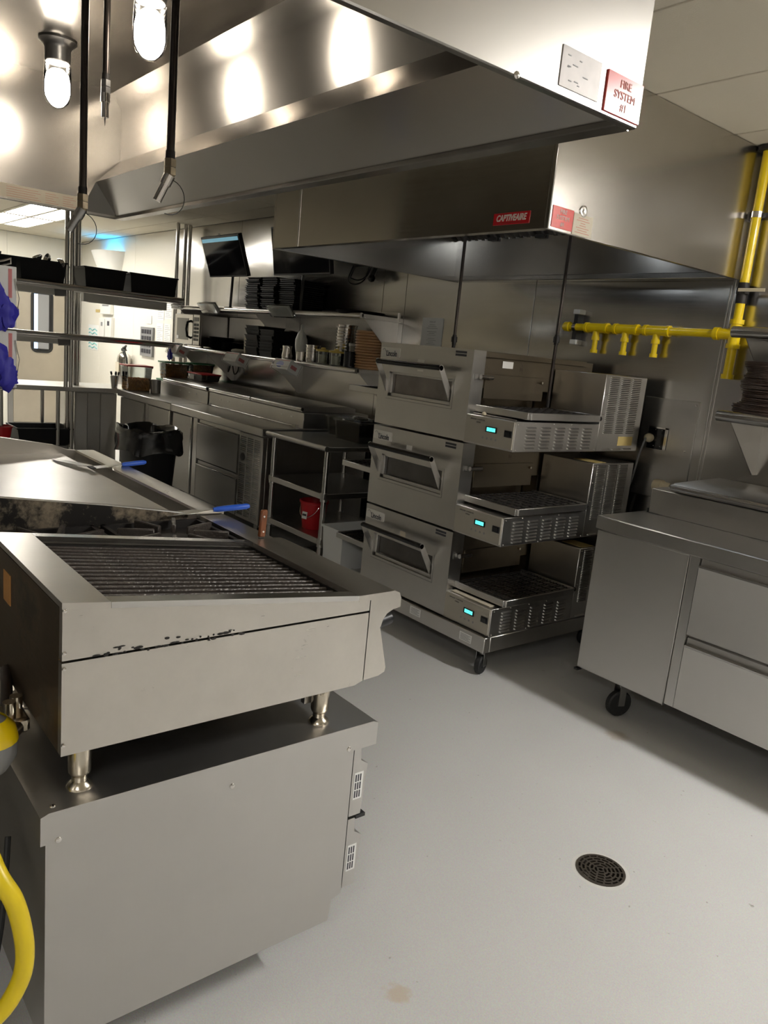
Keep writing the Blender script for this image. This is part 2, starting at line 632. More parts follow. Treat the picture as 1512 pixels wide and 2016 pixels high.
# the slab has a round opening where the drain sits
DX, DY, DR, DS = -1.187, 2.028, 0.0765, 0.20
b = B()
for (xa, ya, xb, yb) in ((-12.5, -3.2, DX - DS, 4.05), (DX + DS, -3.2, 3.2, 4.05), (DX - DS, -3.2, DX + DS, DY - DS), (DX - DS, DY + DS, DX + DS, 4.05)):
    b.box(xa, ya, -0.12, xb, yb, 0.0)
ci, sq = [], []
for k in range(48):
    a = 2 * math.pi * k / 48
    c_, s_ = math.cos(a), math.sin(a)
    m_ = DS / max(abs(c_), abs(s_))
    ci.append((DX + DR * c_, DY + DR * s_))
    sq.append((DX + m_ * c_, DY + m_ * s_))
b.loft([[(*p, 0.0) for p in sq], [(*p, 0.0) for p in ci], [(*p, -0.12) for p in ci], [(*p, -0.12) for p in sq]], False, False)
fl = struct(b, 'floor', 'floor_epoxy')
ce = struct(B().box(-12.5, -3.2, 2.715, 3.2, 4.05, 2.80), 'ceiling', 'room_paint')
xe = [-12.3] + [-0.9 + 1.32 * k for k in range(-8, 4)][0:]
xe = sorted(set(round(v, 3) for v in xe if -12.31 < v < 3.09) | {-12.3, 3.1})
ye = sorted(set(round(2.95 + 0.66 * k, 3) for k in range(-9, 2)) | {-3.1, 3.9})
LIGHT_CELLS = {(0.42, -1.67): 'near',
               (-10.14, 2.29): 'far', (-11.46, 2.29): 'far'}
tile_cache = {}
gb = B()
for i in range(len(xe) - 1):
    for j in range(len(ye) - 1):
        w, d = xe[i + 1] - xe[i], ye[j + 1] - ye[j]
        if d < 0.04 or w < 0.04:
            continue
        key = (round(xe[i], 2), round(ye[j], 2))
        hit = [v for k, v in LIGHT_CELLS.items() if abs(k[0] - key[0]) < 0.02 and abs(k[1] - key[1]) < 0.02]
        if hit:
            continue
        ck = (round(w, 3), round(d, 3))
        if ck not in tile_cache:
            tile_cache[ck] = B().box(-w / 2 + 0.005, -d / 2 + 0.005, 0, w / 2 - 0.005, d / 2 - 0.005, 0.02, 0.003).mesh('ceiling_tile', 'ceiling_tile')
        inst(tile_cache[ck], 'ceiling_tile', ce, ((xe[i] + xe[i + 1]) / 2, (ye[j] + ye[j + 1]) / 2, CEIL))
for x in xe[1:-1]:
    gb.box(x - 0.012, -3.1, 2.694, x + 0.012, 3.9, 2.715)
for y in ye[1:-1]:
    gb.box(-12.3, y - 0.012, 2.6945, 3.1, y + 0.012, 2.7155)
part(gb, 'ceiling_grid', 'grid_white', ce)

# ceiling lights
NEARLAB = {(-0.9, 2.95): 'white recessed ceiling light above the drawer refrigerator beside the yellow gas pipe',
           (1.74, 0.97): 'white recessed ceiling light by the right hand wall over the open floor',
           (0.42, -1.67): 'white recessed ceiling light over the floor behind the cook line wall',
           (-6.18, 1.63): 'white recessed ceiling light over the aisle beside the trash can',
           (-10.14, 2.29): 'bright recessed ceiling light above the pass shelf with black tubs',
           (-11.46, 2.29): 'bright recessed ceiling light nearest the swing door'}
for (x, y), kind in LIGHT_CELLS.items():
    x1, y1 = x + 1.32, y + 0.66
    t = thing('ceiling_light' if kind == 'far' else 'ceiling_light_behind_offscreen', NEARLAB[(x, y)], 'light', ((x + x1) / 2, (y + y1) / 2, 2.685), 'recessed ceiling lights')
    b = B()
    b.box(x + 0.01, y + 0.01, 2.685, x1 - 0.01, y + 0.05, 2.70)
    b.box(x + 0.01, y1 - 0.05, 2.685, x1 - 0.01, y1 - 0.01, 2.70)
    b.box(x + 0.01, y + 0.05, 2.685, x + 0.05, y1 - 0.05, 2.70)
    b.box(x1 - 0.05, y + 0.05, 2.685, x1 - 0.01, y1 - 0.05, 2.70)
    b.box(x + 0.05, (y + y1) / 2 - 0.02, 2.685, x1 - 0.05, (y + y1) / 2 + 0.02, 2.70)
    part(b, 'frame', 'grid_white', t)
    for (a, c) in ((y + 0.05, (y + y1) / 2 - 0.02), ((y + y1) / 2 + 0.02, y1 - 0.05)):
        part(B().box(x + 0.05, a, 2.692, x1 - 0.05, c, 2.70), 'diffuser' if kind == 'far' else 'diffuser_offscreen', 'troffer' if kind == 'near' else 'troffer_far', t)

st_l = thing('strip_light_right_offscreen', 'long narrow ceiling strip light above the drawer refrigerator', 'light', (0.26, 3.19, 2.62))
part(B().box(-0.06, 3.12, 2.665, 0.58, 3.26, 2.69, 0.004), 'housing', 'grid_white', st_l)
part(B().box(-0.05, 3.135, 2.635, 0.57, 3.245, 2.665, 0.008), 'diffuser_offscreen', 'strip_lamp', st_l)

# walls
wb = struct(B().box(-12.5, 3.925, 0, 3.2, 4.05, 2.715), 'wall_back', 'room_paint')
seams = [-8.9, -7.35, -6.15, -4.97, -4.69, -3.41, -2.105, -0.80, 0.50, 1.80, 3.1]
for a, b_ in zip(seams, seams[1:]):
    part(B().box(a + 0.002, WALLY, 0.0, b_ - 0.002, 3.925, 2.688, 0.0015), 'steel_panel', 'steel_wall', wb)
for a, b_ in ((-12.3, -11.44), (-11.44, -10.17), (-10.17, -8.9)):
    part(B().box(a + 0.002, WALLY, 0.0, b_ - 0.002, 3.925, 2.688, 0.0015), 'white_panel', 'frp', wb)
part(B().box(-2.122, 3.897, 0.0, -2.117, 3.90, 2.05), 'seam_strip', 'steel', wb)
part(B().box(-2.108, 3.896, 0.0, -2.098, 3.90, 2.688), 'seam_strip', 'steel', wb)
# access panel behind the oven
ap = part(B().box(-2.50, 3.894, 0.90, -2.17, 3.90, 1.45, 0.002), 'access_panel', 'steel', wb)
for (x, z) in ((-2.19, 1.43), (-2.21, 1.18), (-2.19, 0.95), (-2.48, 0.95)):
    part(B().lathe([(0.006, 0), (0.005, -0.003), (0, -0.004)], (x, 3.894, z), 10, axis=1), 'screw', 'chrome', ap)
wl = struct(B().box(-12.5, -3.2, 0, -12.325, 4.05, 2.715), 'wall_left', 'room_paint')
for a, b_ in ((-3.1, -1.9), (-1.9, -0.7), (-0.7, 0.5), (0.5, 1.7), (1.7, 2.88)):
    part(B().box(-12.325, a + 0.002, 0, -12.30, b_ - 0.002, 2.688, 0.0015), 'white_panel', 'frp', wl)
part(B().box(-12.325, 2.88, 2.12, -12.30, 3.898, 2.688, 0.0015), 'white_panel', 'frp', wl)
struct(B().box(3.1, -3.2, 0, 3.2, 4.05, 2.715), 'wall_right', 'room_paint')
struct(B().box(-12.5, -3.2, 0, 3.2, -3.1, 2.715), 'wall_front', 'room_paint')
struct(B().box(-4.20, -0.14, 0, -1.20, -0.04, 2.69), 'wall_cookline_offscreen', 'steel_side')  # unseen wall, added as a guess; it feeds the steel's reflections

# swing door in the far wall
dr = struct(B().box(-12.325, 2.95, 0.01, -12.285, 3.72, 2.06, 0.004), 'door_1', 'door_steel')
fb = B()
fb.box(-12.325, 2.88, 0, -12.27, 2.945, 2.12).box(-12.325, 3.725, 0, -12.27, 3.895, 2.12).box(-12.325, 2.945, 2.065, -12.27, 3.725, 2.12)
part(fb, 'door_frame', 'steel_dark', dr)


def rrect(cx, cz, hw, hh, r, n=6):
    pts = []
    for (sx_, sz_, a0) in ((1, 1, 0), (-1, 1, 90), (-1, -1, 180), (1, -1, 270)):
        for k in range(n + 1):
            a = math.radians(a0 + 90 * k / n)
            pts.append((cx + sx_ * (hw - r) + r * math.cos(a), cz + sz_ * (hh - r) + r * math.sin(a)))
    return pts


o1 = rrect(3.345, 1.49, 0.155, 0.45, 0.09)
o2 = rrect(3.345, 1.49, 0.125, 0.42, 0.07)
b = B()
b.loft([[(-12.285, *p) for p in o1], [(-12.272, *p) for p in o1], [(-12.272, *p) for p in o2], [(-12.285, *p) for p in o2]], False, False)
wf = part(b, 'window_gasket', 'rubber', dr)
part(B().prism(o2, 0, -12.284, -12.281), 'window_glass', 'screen_off', dr)
part(B().box(-12.2812, 3.235, 1.10, -12.2795, 3.285, 1.88), 'daylight_strip', 'window_daylight', dr)
part(B().box(-12.2812, 3.287, 1.10, -12.2795, 3.44, 1.88), 'window_view', 'grey_ink', dr)


# ================================================================== SHARED BUILDERS
def caster(parent, x, y, ztop, r=0.055, ang=0.3, w=0.03):
    """swivel caster from the floor up to ztop; one part with a wheel"""
    b = B()
    b.box(x - 0.045, y - 0.035, ztop - 0.006, x + 0.045, y + 0.035, ztop)
    b.cyl((x, y, ztop - 0.03), (x, y, ztop - 0.004), 0.02)
    cx, cy_ = x - 0.018 * math.cos(ang), y - 0.018 * math.sin(ang)
    ax = Vector((-math.sin(ang), math.cos(ang), 0))
    for s in (-1, 1):
        c = Vector((cx, cy_, 0)) + ax * s * (w / 2 + 0.006)
        b.rbox((c.x, c.y, (r + ztop - 0.02) / 2 + 0.003), (0.034, 0.004, ztop - 0.02 - r + 0.02), rz=ang)
    f = part(b, 'caster', 'steel_dark', parent)
    wv = B()
    hw = w / 2
    wv.lathe([(0, -hw - 0.002), (0.018, -hw - 0.002), (0.02, -hw), (r - 0.006, -hw), (r, -hw + 0.006), (r, hw - 0.006), (r - 0.006, hw), (0.02, hw), (0.018, hw + 0.002), (0, hw + 0.002)], (0, 0, 0), 22, axis=1)
    wv.xf(Matrix.Translation((cx, cy_, r)) @ Matrix.Rotation(ang, 4, 'Z'))
    part(wv, 'wheel', 'rubber', f)
    return f


def screw_heads(parent, pts, axis, sign, r=0.005, mat='chrome', name='rivet'):
    for p in pts:
        part(B().lathe([(r, 0), (r * 0.85, sign * 0.002), (r * 0.4, sign * 0.0032), (0, sign * 0.0035)], p, 10, axis=axis), name, mat, parent)


def tub_mesh(b, cx, cy, z0, z1, hx, hy, taper=0.03, t=0.004, rim=0.012):
    """open box with tapered sides and a rolled rim"""
    def loop(h, k, z):
        return [(cx - hx + k - h, cy - hy + k - h, z), (cx + hx - k + h, cy - hy + k - h, z), (cx + hx - k + h, cy + hy - k + h, z), (cx - hx + k - h, cy + hy - k + h, z)]
    b.loft([loop(0, taper, z0), loop(0, 0, z1 - rim), loop(rim * 0.7, 0, z1 - rim), loop(rim * 0.7, 0, z1), loop(-t, 0, z1), loop(-t, taper, z0 + t)], True, True)
    return b


# ================================================================== HOOD OVER THE COOK LINE
HX0, HX1, HY0, HY1, HZ = -4.09, -1.09, 0.0, 1.50, 2.075
h1 = thing('exhaust_hood', 'long stainless exhaust hood with two glowing lamps over the griddle and broiler', 'exhaust hood', ((HX0 + HX1) / 2, 0.8, HZ))
YA, ZA = 1.304, 2.203
prof = [(1.50, HZ), (1.50, 2.688), (1.40, 2.688), (1.40, 2.655), (1.427, 2.649), (1.472, 2.578), (1.472, 2.346), (1.49, 2.30), (1.49, 2.11), (1.458, HZ + 0.012), (1.458, HZ)]
part(B().prism(prof, 0, HX0 + 0.02, HX1 - 0.02), 'front_panel', 'steel_hood', h1)
xl, xr = HX0 + 0.02, HX1 - 0.02
ins = 1.458 - YA
b = B()
Lb = [(xl, 1.4585, HZ + 0.010), (xr, 1.4585, HZ + 0.010)]
Tb = [(xl, 1.4725, 2.346), (xr, 1.4725, 2.346)]
Ab = [(xl + ins, YA, ZA), (xr - ins, YA, ZA)]
Gb = [(xl, 1.285, HZ + 0.010), (xr, 1.285, HZ + 0.010)]
bmv = {k: b.bm.verts.new(p) for k, p in (('L0', Lb[0]), ('L1', Lb[1]), ('T0', Tb[0]), ('T1', Tb[1]), ('A0', Ab[0]), ('A1', Ab[1]), ('G0', Gb[0]), ('G1', Gb[1]))}
for f in (('L0', 'L1', 'A1', 'A0'), ('A0', 'A1', 'T1', 'T0'), ('A0', 'G0', 'L0'), ('A0', 'T0', 'G0'), ('A1', 'L1', 'G1'), ('A1', 'G1', 'T1')):
    b.bm.faces.new([bmv[k] for k in f])
part(b, 'front_baffle', 'steel_hood', h1)
part(B().box(HX0 + 0.02, 1.4545, HZ - 0.004, HX1 - 0.02, 1.4995, HZ - 0.0005), 'bottom_lip', 'steel_bright', h1)
part(B().box(HX1 - 0.02, HY0, HZ - 0.004, HX1, 1.50, 2.688, 0.003), 'end_panel', 'steel_hood_end', h1)
part(B().box(HX0, HY0, HZ - 0.004, HX0 + 0.02, 1.50, 2.688, 0.003), 'end_panel', 'steel_hood_end', h1)
part(B().box(HX0 + 0.02, HY0, 2.652, HX1 - 0.02, 1.258, 2.688), 'top_panel', 'steel_hood', h1)
part(B().box(HX0 + 0.02, 1.262, 2.655, HX1 - 0.02, 1.40, 2.688), 'top_panel', 'steel_hood', h1)
part(B().box(HX0 + 0.02, HY0, HZ, HX1 - 0.02, HY0 + 0.02, 2.652), 'back_panel', 'steel_hood', h1)
# filter bank sloping up from the back
for k in range(6):
    x0 = HX0 + 0.03 + k * 0.49
    f = part(B().prism([(0.05, 2.25), (0.34, 2.64), (0.32, 2.65), (0.03, 2.26)], 0, x0, x0 + 0.48), 'filter', 'steel_dark', h1)
    for q in range(7):
        xx = x0 + 0.03 + q * 0.065
        part(B().prism([(0.07, 2.262), (0.325, 2.605), (0.335, 2.597), (0.08, 2.254)], 0, xx, xx + 0.035), 'baffle', 'steel', f)
# instruction strip on the far end panel and plates on the near end panel
st = part(B().box(HX0 + 0.02, 0.60, 2.082, HX0 + 0.0215, 1.272, 2.142), 'instruction_strip', 'cream_sign', h1, 'cream printed instruction strip')
lb = B()
for (ya, yb) in ((0.62, 0.86), (0.95, 1.10), (1.12, 1.18), (1.20, 1.26)):
    for k in range(5):
        lb.box(HX0 + 0.0215, ya, 2.089 + k * 0.010, HX0 + 0.022, yb - (k % 3) * 0.012, 2.0905 + k * 0.010)
part(lb, 'print', 'sign_text_red', st)
pl = part(B().box(HX1, 1.233, 2.088, HX1 + 0.002, 1.355, 2.160, 0.0005), 'worn_plate', 'grey_sign', h1, 'worn grey metal plate')
lb = B()
for k in range(9):
    y = 1.245 + random.random() * 0.095
    z = 2.095 + random.random() * 0.058
    lb.box(HX1 + 0.002, y, z, HX1 + 0.0025, y + 0.006 + random.random() * 0.01, z + 0.002)
part(lb, 'wear_mark', 'grey_ink', pl)
rs = part(B().box(HX1, 1.376, 2.079, HX1 + 0.004, 1.499, 2.156, 0.0008), 'warning_sign', 'red_sign', h1, 'red fire system sign')
text('FIRE\nSYSTEM\n#1', 0.0215, (HX1 + 0.0045, 1.438, 2.1175), PY, UP, 'sign_text_red', rs)
screw_heads(h1, [(HX1, 1.118, 2.074)], 0, 1, 0.007, name='bolt')


def hood_lamp(x, y):
    g = 2.652
    b = B().lathe([(0, 0), (0.072, 0), (0.074, -0.006), (0.055, -0.022), (0.050, -0.035), (0.050, -0.075), (0.046, -0.085), (0, -0.085)], (x, y, g), 24)
    base = part(b, 'lamp_base', 'steel_dark', h1)
    part(B().lathe([(0.0, -0.110), (0.024, -0.108), (0.042, -0.125), (0.048, -0.155), (0.048, -0.195), (0.038, -0.225), (0.018, -0.241), (0, -0.245)], (x, y, g), 20), 'bulb', 'lamp_warm', base)
    part(B().lathe([(0.050, -0.083), (0.053, -0.14), (0.053, -0.20), (0.042, -0.232), (0.020, -0.250), (0, -0.254)], (x, y, g), 24), 'glass_globe', 'clear_glass', base)


hood_lamp(-3.58, 1.03)
hood_lamp(-2.67, 1.05)


def drop_pipe(x, y, zb, tilt, loop, label):
    """fire suppression drop pipe with nozzle"""
    t = thing('drop_pipe', label, 'pipe', (x, y, zb), 'nozzle pipes hanging in the long hood')
    part(B().cyl((x, y, zb + 0.10), (x, y, 2.654), 0.0105, 16), 'pipe', 'black_pipe', t)
    part(B().cyl((x, y, zb + 0.095), (x, y, zb + 0.115), 0.0125, 12), 'pipe_collar', 'iron', t)
    part(B().cyl((x, y, zb + 0.055), (x, y, zb + 0.073), 0.0165, 6).cyl((x, y, zb + 0.075), (x, y, zb + 0.095), 0.0165, 6).cyl((x, y, zb + 0.05), (x, y, zb + 0.10), 0.012, 12), 'hex_fitting', 'brass' if loop else 'steel_dark', t)
    e = Vector((x, y, zb + 0.055))
    d = Vector((tilt * -0.35, tilt * -0.55, -1)).normalized()
    n = part(B().cyl(e, e + d * 0.028, 0.015, 14).cyl(e + d * 0.028, e + d * 0.075, 0.0115, 14), 'nozzle', 'chrome' if loop != 2 else 'steel_dark', t)
    if loop:
        p0 = e + d * 0.012
        pts = []
        for k in range(15):
            a = math.pi * 1.15 * k / 14 - 0.25
            pts.append(p0 + Vector((0.01, 0.045 * math.sin(a), -0.045 + 0.045 * math.cos(a))))
        part(B().tube(pts, 0.0012, 5), 'cap_lanyard', 'black_plastic', n)
    else:
        part(B().cyl(e + d * 0.07, e + d * 0.10, 0.0025, 6, 0.0005), 'nozzle_pin', 'iron', n)


drop_pipe(-2.45, 0.778, 1.825, 0.9, 2, 'drop pipe with brass fitting and dark tilted nozzle hanging beside the griddle lamp')
drop_pipe(-2.80, 0.958, 2.245, 0.0, 0, 'shortest drop pipe ending in a steel collar with a fine pin')
drop_pipe(-2.10, 0.892, 1.905, 0.7, 1, 'drop pipe with brass fitting and bright tilted nozzle with thin wire loop')

# ================================================================== HOOD OVER THE OVENS
GX0, GX1, GY0, GY1 = -4.13, -2.07, 2.39, 3.89
h2 = thing('exhaust_hood', 'stainless exhaust hood with red maker plate hanging over the stacked ovens', 'exhaust hood', ((GX0 + GX1) / 2, 3.1, HZ))
prof = [(GY0, HZ), (GY0, 2.688), (GY0 + 0.09, 2.688), (GY0 + 0.09, 2.66), (GY0 + 0.03, 2.58), (GY0 + 0.03, 2.34), (GY0 + 0.13, 2.22), (GY0 + 0.042, HZ + 0.012), (GY0 + 0.042, HZ)]
part(B().prism(prof, 0, GX0 + 0.02, GX1 - 0.02), 'front_baffle', 'steel_hood_front', h2)
part(B().box(GX1 - 0.02, GY0, HZ - 0.004, GX1, GY1, 2.688, 0.003), 'end_panel', 'steel_hood_end_b', h2)
part(B().box(GX0, GY0, HZ - 0.004, GX0 + 0.02, GY1, 2.688, 0.003), 'end_panel', 'steel_hood_end_b', h2)
part(B().box(GX0 + 0.02, GY0 + 0.09, 2.655, GX1 - 0.02, GY1, 2.688), 'top_panel', 'steel_hood', h2)
part(B().box(GX0 + 0.02, 3.835, HZ + 0.03, GX1 - 0.02, 3.86, 2.345), 'back_panel', 'steel_hood', h2)
part(B().box(GX0 + 0.02, 3.80, HZ - 0.002, GX1 - 0.02, 3.89, HZ + 0.028, 0.003), 'drip_rail', 'steel_bright', h2)
for k in range(5):
    x0 = GX0 + 0.03 + k * 0.402
    f = part(B().prism([(3.86, 2.345), (3.47, 2.652), (3.45, 2.63), (3.835, 2.345)], 0, x0, x0 + 0.395), 'filter', 'steel_dark', h2)
    for q in range(6):
        xx = x0 + 0.015 + q * 0.063
        part(B().prism([(3.83, 2.348), (3.448, 2.628), (3.438, 2.615), (3.82, 2.338)], 0, xx, xx + 0.034), 'baffle', 'steel_dark', f)
    part(B().box(x0 + 0.30, 3.812, 2.327, x0 + 0.37, 3.832, 2.347), 'filter_hook', 'iron', f)
b = B().lathe([(0, 0), (0.07, 0), (0.072, -0.006), (0.05, -0.03), (0.048, -0.07), (0, -0.07)], (-3.10, 2.95, 2.655), 20)
lbse = part(b, 'lamp_base', 'steel_dark', h2)
part(B().lathe([(0.040, -0.07), (0.043, -0.14), (0.032, -0.19), (0, -0.20)], (-3.10, 2.95, 2.655), 20), 'bulb', 'lamp_hood_small', lbse)
# sheet joint on the front face
part(B().box(-3.86, GY0 - 0.002, HZ, -3.845, GY0, 2.688), 'joint_strip', 'steel', h2)
mp = part(B().box(-2.362, GY0 - 0.003, 2.098, -2.168, GY0, 2.144, 0.0008), 'maker_plate', 'red_plastic', h2, 'red maker plate with slanted silver lettering')
text('CAPTIVEAIRE', 0.034, (-2.266, GY0 - 0.0035, 2.1225), PX, UP, 'sign_text', mp, shear=0.25, bold=0.0010, xs=0.80)
part(B().box(-2.33, GY0 - 0.0034, 2.104, -2.21, GY0 - 0.003, 2.1052), 'underline', 'chrome', mp)
rs = part(B().box(GX1, 2.403, 2.082, GX1 + 0.003, 2.528, 2.160, 0.0006), 'warning_sign', 'red_sign', h2, 'red fire system sign')
text('FIRE\nSYSTEM\n#1', 0.0225, (GX1 + 0.0035, 2.466, 2.121), PY, UP, 'sign_text', rs)
cs = part(B().box(GX1, 2.530, 2.075, GX1 + 0.003, 2.652, 2.155, 0.0006), 'inspection_sign', 'cream_sign', h2, 'cream inspection sign with red print')
lb = B()
for k, (ya, yb) in enumerate(((2.545, 2.635), (2.56, 2.62), (2.55, 2.63), (2.57, 2.61), (2.575, 2.605), (2.55, 2.63), (2.56, 2.62))):
    lb.box(GX1 + 0.003, ya, 2.085 + k * 0.009, GX1 + 0.0034, yb, 2.0872 + k * 0.009)
part(lb, 'print', 'sign_text_red', cs)
part(B().lathe([(0.022, 0), (0.022, 0.004), (0.014, 0.006), (0.004, 0.003), (0, 0.003)], (GX1, 2.585, 2.168), 18, axis=0), 'round_vent', 'steel_bright', h2)

for (x, y, zb, lab) in ((-3.265, 3.10, 1.612, 'dark thin pipe from the hood down to the top of the uppermost oven'), (-2.70, 3.30, 1.345, 'dark thin pipe from the hood down to the conveyor of the uppermost oven')):
    t = thing('drop_pipe', lab, 'pipe', (x, y, zb), 'nozzle pipes hanging over the ovens')
    part(B().cyl((x, y, zb + 0.04), (x, y, 2.64), 0.009, 12), 'pipe', 'black_pipe', t)
    zf = zb + 0.03 if y < 3.2 else 1.685
    part(B().cyl((x, y, zf), (x, y, zf + 0.03), 0.017, 8).cyl((x, y, zf - 0.012), (x, y, zf), 0.012, 10).cyl((x, y, zf + 0.03), (x, y, zf + 0.04), 0.012, 10), 'fitting', 'iron', t)
    part(B().cyl((x, y, zb), (x, y, zb + 0.045), 0.010, 10), 'nozzle', 'iron', t)

# ================================================================== STACKED CONVEYOR OVENS
# louver pressed out of sheet metal, opening downward; long axis along Y, facing +X
def louver_mesh(w, h, d, mat):
    b = B()
    e = h * 0.5
    b.loft([[(0, -w / 2, 0), (0, w / 2, 0), (0, w / 2, h), (0, -w / 2, h)],
            [(d, -w / 2 + e, 0), (d, w / 2 - e, 0), (d, w / 2 - e, h * 0.35), (d, -w / 2 + e, h * 0.35)]], False, True)
    return b.mesh('louver', mat)


LOUV_SIDE = louver_mesh(0.074, 0.0095, 0.009, 'steel')
LOUV_TOWER = louver_mesh(0.080, 0.0070, 0.007, 'steel_oven')


def make_oven(z0, label, stickers):
    t = thing('conveyor_oven', label, 'oven', (-3.15, 3.2, z0), 'stacked conveyor ovens')
    H = 0.462
    # body behind the front door slab, with the tunnel open at both sides
    zt0, zt1 = z0 + 0.12, z0 + 0.275          # tunnel opening
    bd = B()
    bd.box(-3.48, 2.87, z0, -2.80, 3.78, zt0)
    bd.box(-3.48, 2.87, zt1, -2.80, 3.78, z0 + H - 0.005, 0.003)
    bd.box(-3.48, 3.42, zt0, -2.80, 3.78, zt1)
    part(bd, 'body', 'steel_grimy', t)
    part(B().box(-3.50, 2.865, z0 + H - 0.03, -2.785, 3.70, z0 + H - 0.001, 0.002), 'top_flange', 'steel_grimy', t)
    part(B().box(-3.40, 2.875, zt0 + 0.02, -2.90, 3.41, zt1 - 0.0), 'tunnel_lining', 'steel_grimy', t)
    # adjustable curtain on the side
    for sx_ in (-2.80, -3.48):
        s = 1 if sx_ > -3 else -1
        cu = part(B().box(sx_, 2.90, z0 + 0.225, sx_ + s * 0.006, 3.36, z0 + 0.35, 0.001), 'side_curtain', 'steel_grimy', t)
        if s > 0:
            part(B().cyl((sx_ + 0.006, 2.915, z0 + 0.325), (sx_ + 0.022, 2.915, z0 + 0.325), 0.007, 8), 'wing_nut', 'chrome_grimy', cu)
            part(B().cyl((sx_ + 0.006, 3.33, z0 + 0.325), (sx_ + 0.022, 3.33, z0 + 0.325), 0.007, 8), 'wing_nut', 'chrome_grimy', cu)
    # front door slab with window opening
    X0, X1, Y0, Y1 = -3.515, -2.775, 2.78, 2.868
    wx0, wx1, wz0, wz1 = -3.42, -2.905, z0 + 0.170, z0 + 0.305
    b = B()
    b.box(X0, Y0, z0 + 0.008, X1, Y1, wz0)
    b.box(X0, Y0, wz1, X1, Y1, z0 + H)
    b.box(X0, Y0, wz0, wx0, Y1, wz1)
    b.box(wx1, Y0, wz0, X1, Y1, wz1)
    bmesh.ops.remove_doubles(b.bm, verts=b.bm.verts, dist=1e-5)
    dr_ = part(b, 'door', 'steel_oven', t)
    fr = B()
    for (a, c, d, e) in ((wx0, wz0, wx1, wz0 + 0.020), (wx0, wz1 - 0.012, wx1, wz1), (wx0, wz0, wx0 + 0.018, wz1), (wx1 - 0.018, wz0, wx1, wz1)):
        fr.box(a, Y0 + 0.012, c, d, Y0 + 0.035, e, 0.002)
    part(fr, 'window_frame', 'steel', dr_)
    part(B().box(wx0 + 0.004, Y0 + 0.036, wz0 + 0.004, wx1 - 0.004, Y0 + 0.045, wz1 - 0.004), 'window_glass', 'glass_cloudy' if z0 > 1 else 'glass_dark', dr_)
    rim = B()
    for (a, c, d, e) in ((wx0 - 0.014, wz0 - 0.016, wx1 + 0.014, wz0 - 0.013), (wx1 + 0.011, wz0 - 0.013, wx1 + 0.014, wz1 + 0.005)):
        rim.box(a, Y0 - 0.0012, c, d, Y0 + 0.001, e)
    part(rim, 'window_rim', 'steel_dark', dr_)
    hd = part(B().cyl((-3.437, 2.700, z0 + 0.357), (-2.913, 2.700, z0 + 0.357), 0.0135, 18), 'handle', 'black_gloss', dr_)
    for x in (-3.437, -2.917):
        part(B().prism([(2.787, wz0 + 0.03), (2.787, wz0 + 0.075), (2.712, z0 + 0.368), (2.700, z0 + 0.374), (2.688, z0 + 0.368), (2.690, z0 + 0.345), (2.775, wz0 + 0.025)], 0, x, x + 0.004), 'handle_arm', 'steel', hd)
    # maker badge
    bg = part(B().prism(rrect(-3.424, z0 + 0.410, 0.083, 0.0255, 0.008, 4), 1, Y0 - 0.004, Y0 + 0.001), 'badge', 'badge', dr_, 'pale maker badge')
    text('Lincoln', 0.044, (-3.412, Y0 - 0.0045, z0 + 0.402), PX, UP, 'ink', bg, xs=0.74, bold=0.0007)
    sw = [(-3.492 + 0.045 * k / 8, Y0 - 0.0045, z0 + 0.419 + 0.010 * math.sin(k * 0.75)) for k in range(9)]
    part(B().tube(sw, 0.0012, 4), 'badge_swoosh', 'grey_ink', bg)
    wl_ = part(B().box(-2.905, Y0 - 0.001, z0 + 0.425, -2.825, Y0 + 0.0005, z0 + 0.436).box(-2.905, Y0 - 0.001, z0 + 0.440, -2.825, Y0 + 0.0005, z0 + 0.451), 'warning_label', 'ink', dr_)
    for (xa, za, w, h, m) in stickers:
        part(B().box(xa, Y0 - 0.001, z0 + za, xa + w, Y0 + 0.0005, z0 + za + h), 'sticker', m, dr_)
    # side latch
    la = part(B().box(-2.780, 2.80, z0 + 0.318, -2.772, 2.845, z0 + 0.348), 'latch_plate', 'steel_dark', dr_)
    part(B().cyl((-2.758, 2.83, z0 + 0.333), (-2.758, 2.915, z0 + 0.333), 0.0115, 14).cyl((-2.795, 2.91, z0 + 0.333), (-2.758, 2.91, z0 + 0.333), 0.006, 8), 'latch_pin', 'chrome', dr_)
    # conveyor bed: frames on both sides and the wire belt
    cz0, cz1 = z0 + 0.160, z0 + 0.194
    for (xa, xb) in ((-2.80, -2.425), (-3.87, -3.48)):
        fr = B()
        fr.box(xa, 2.835, cz0, xb, 2.85, cz1, 0.002)
        fr.box(xa, 3.385, cz0, xb, 3.40, cz1, 0.002)
        e = xb if xa > -3 else xa
        fr.box(e - 0.008, 2.85, cz0, e + 0.008, 3.385, cz1, 0.002)
        fr.box(xa, 2.85, cz0, xb, 3.385, cz0 + 0.006)
        cf = part(fr, 'conveyor_frame', 'steel', t)
        bl = B()
        n = 16
        for k in range(n):
            x = xa + 0.02 + (xb - xa - 0.035) * k / (n - 1)
            bl.cyl((x, 2.853, cz1 - 0.006 + 0.002 * (k % 2)), (x, 3.382, cz1 - 0.006 + 0.002 * (k % 2)), 0.0022, 5, cap=False)
        for k in range(9):
            y = 2.87 + 0.062 * k
            bl.box(xa + 0.01, y - 0.0025, cz1 - 0.006, xb - 0.01, y + 0.0025, cz1 - 0.003)
        part(bl, 'wire_belt', 'iron', cf, kind='stuff')
    part(B().cyl((-2.45, 3.40, cz0 + 0.015), (-2.45, 3.432, cz0 + 0.015), 0.013, 14), 'drive_shaft', 'iron', t)
    # control box, louvred side and motor tower
    bx0, bx1 = -2.785, -2.446
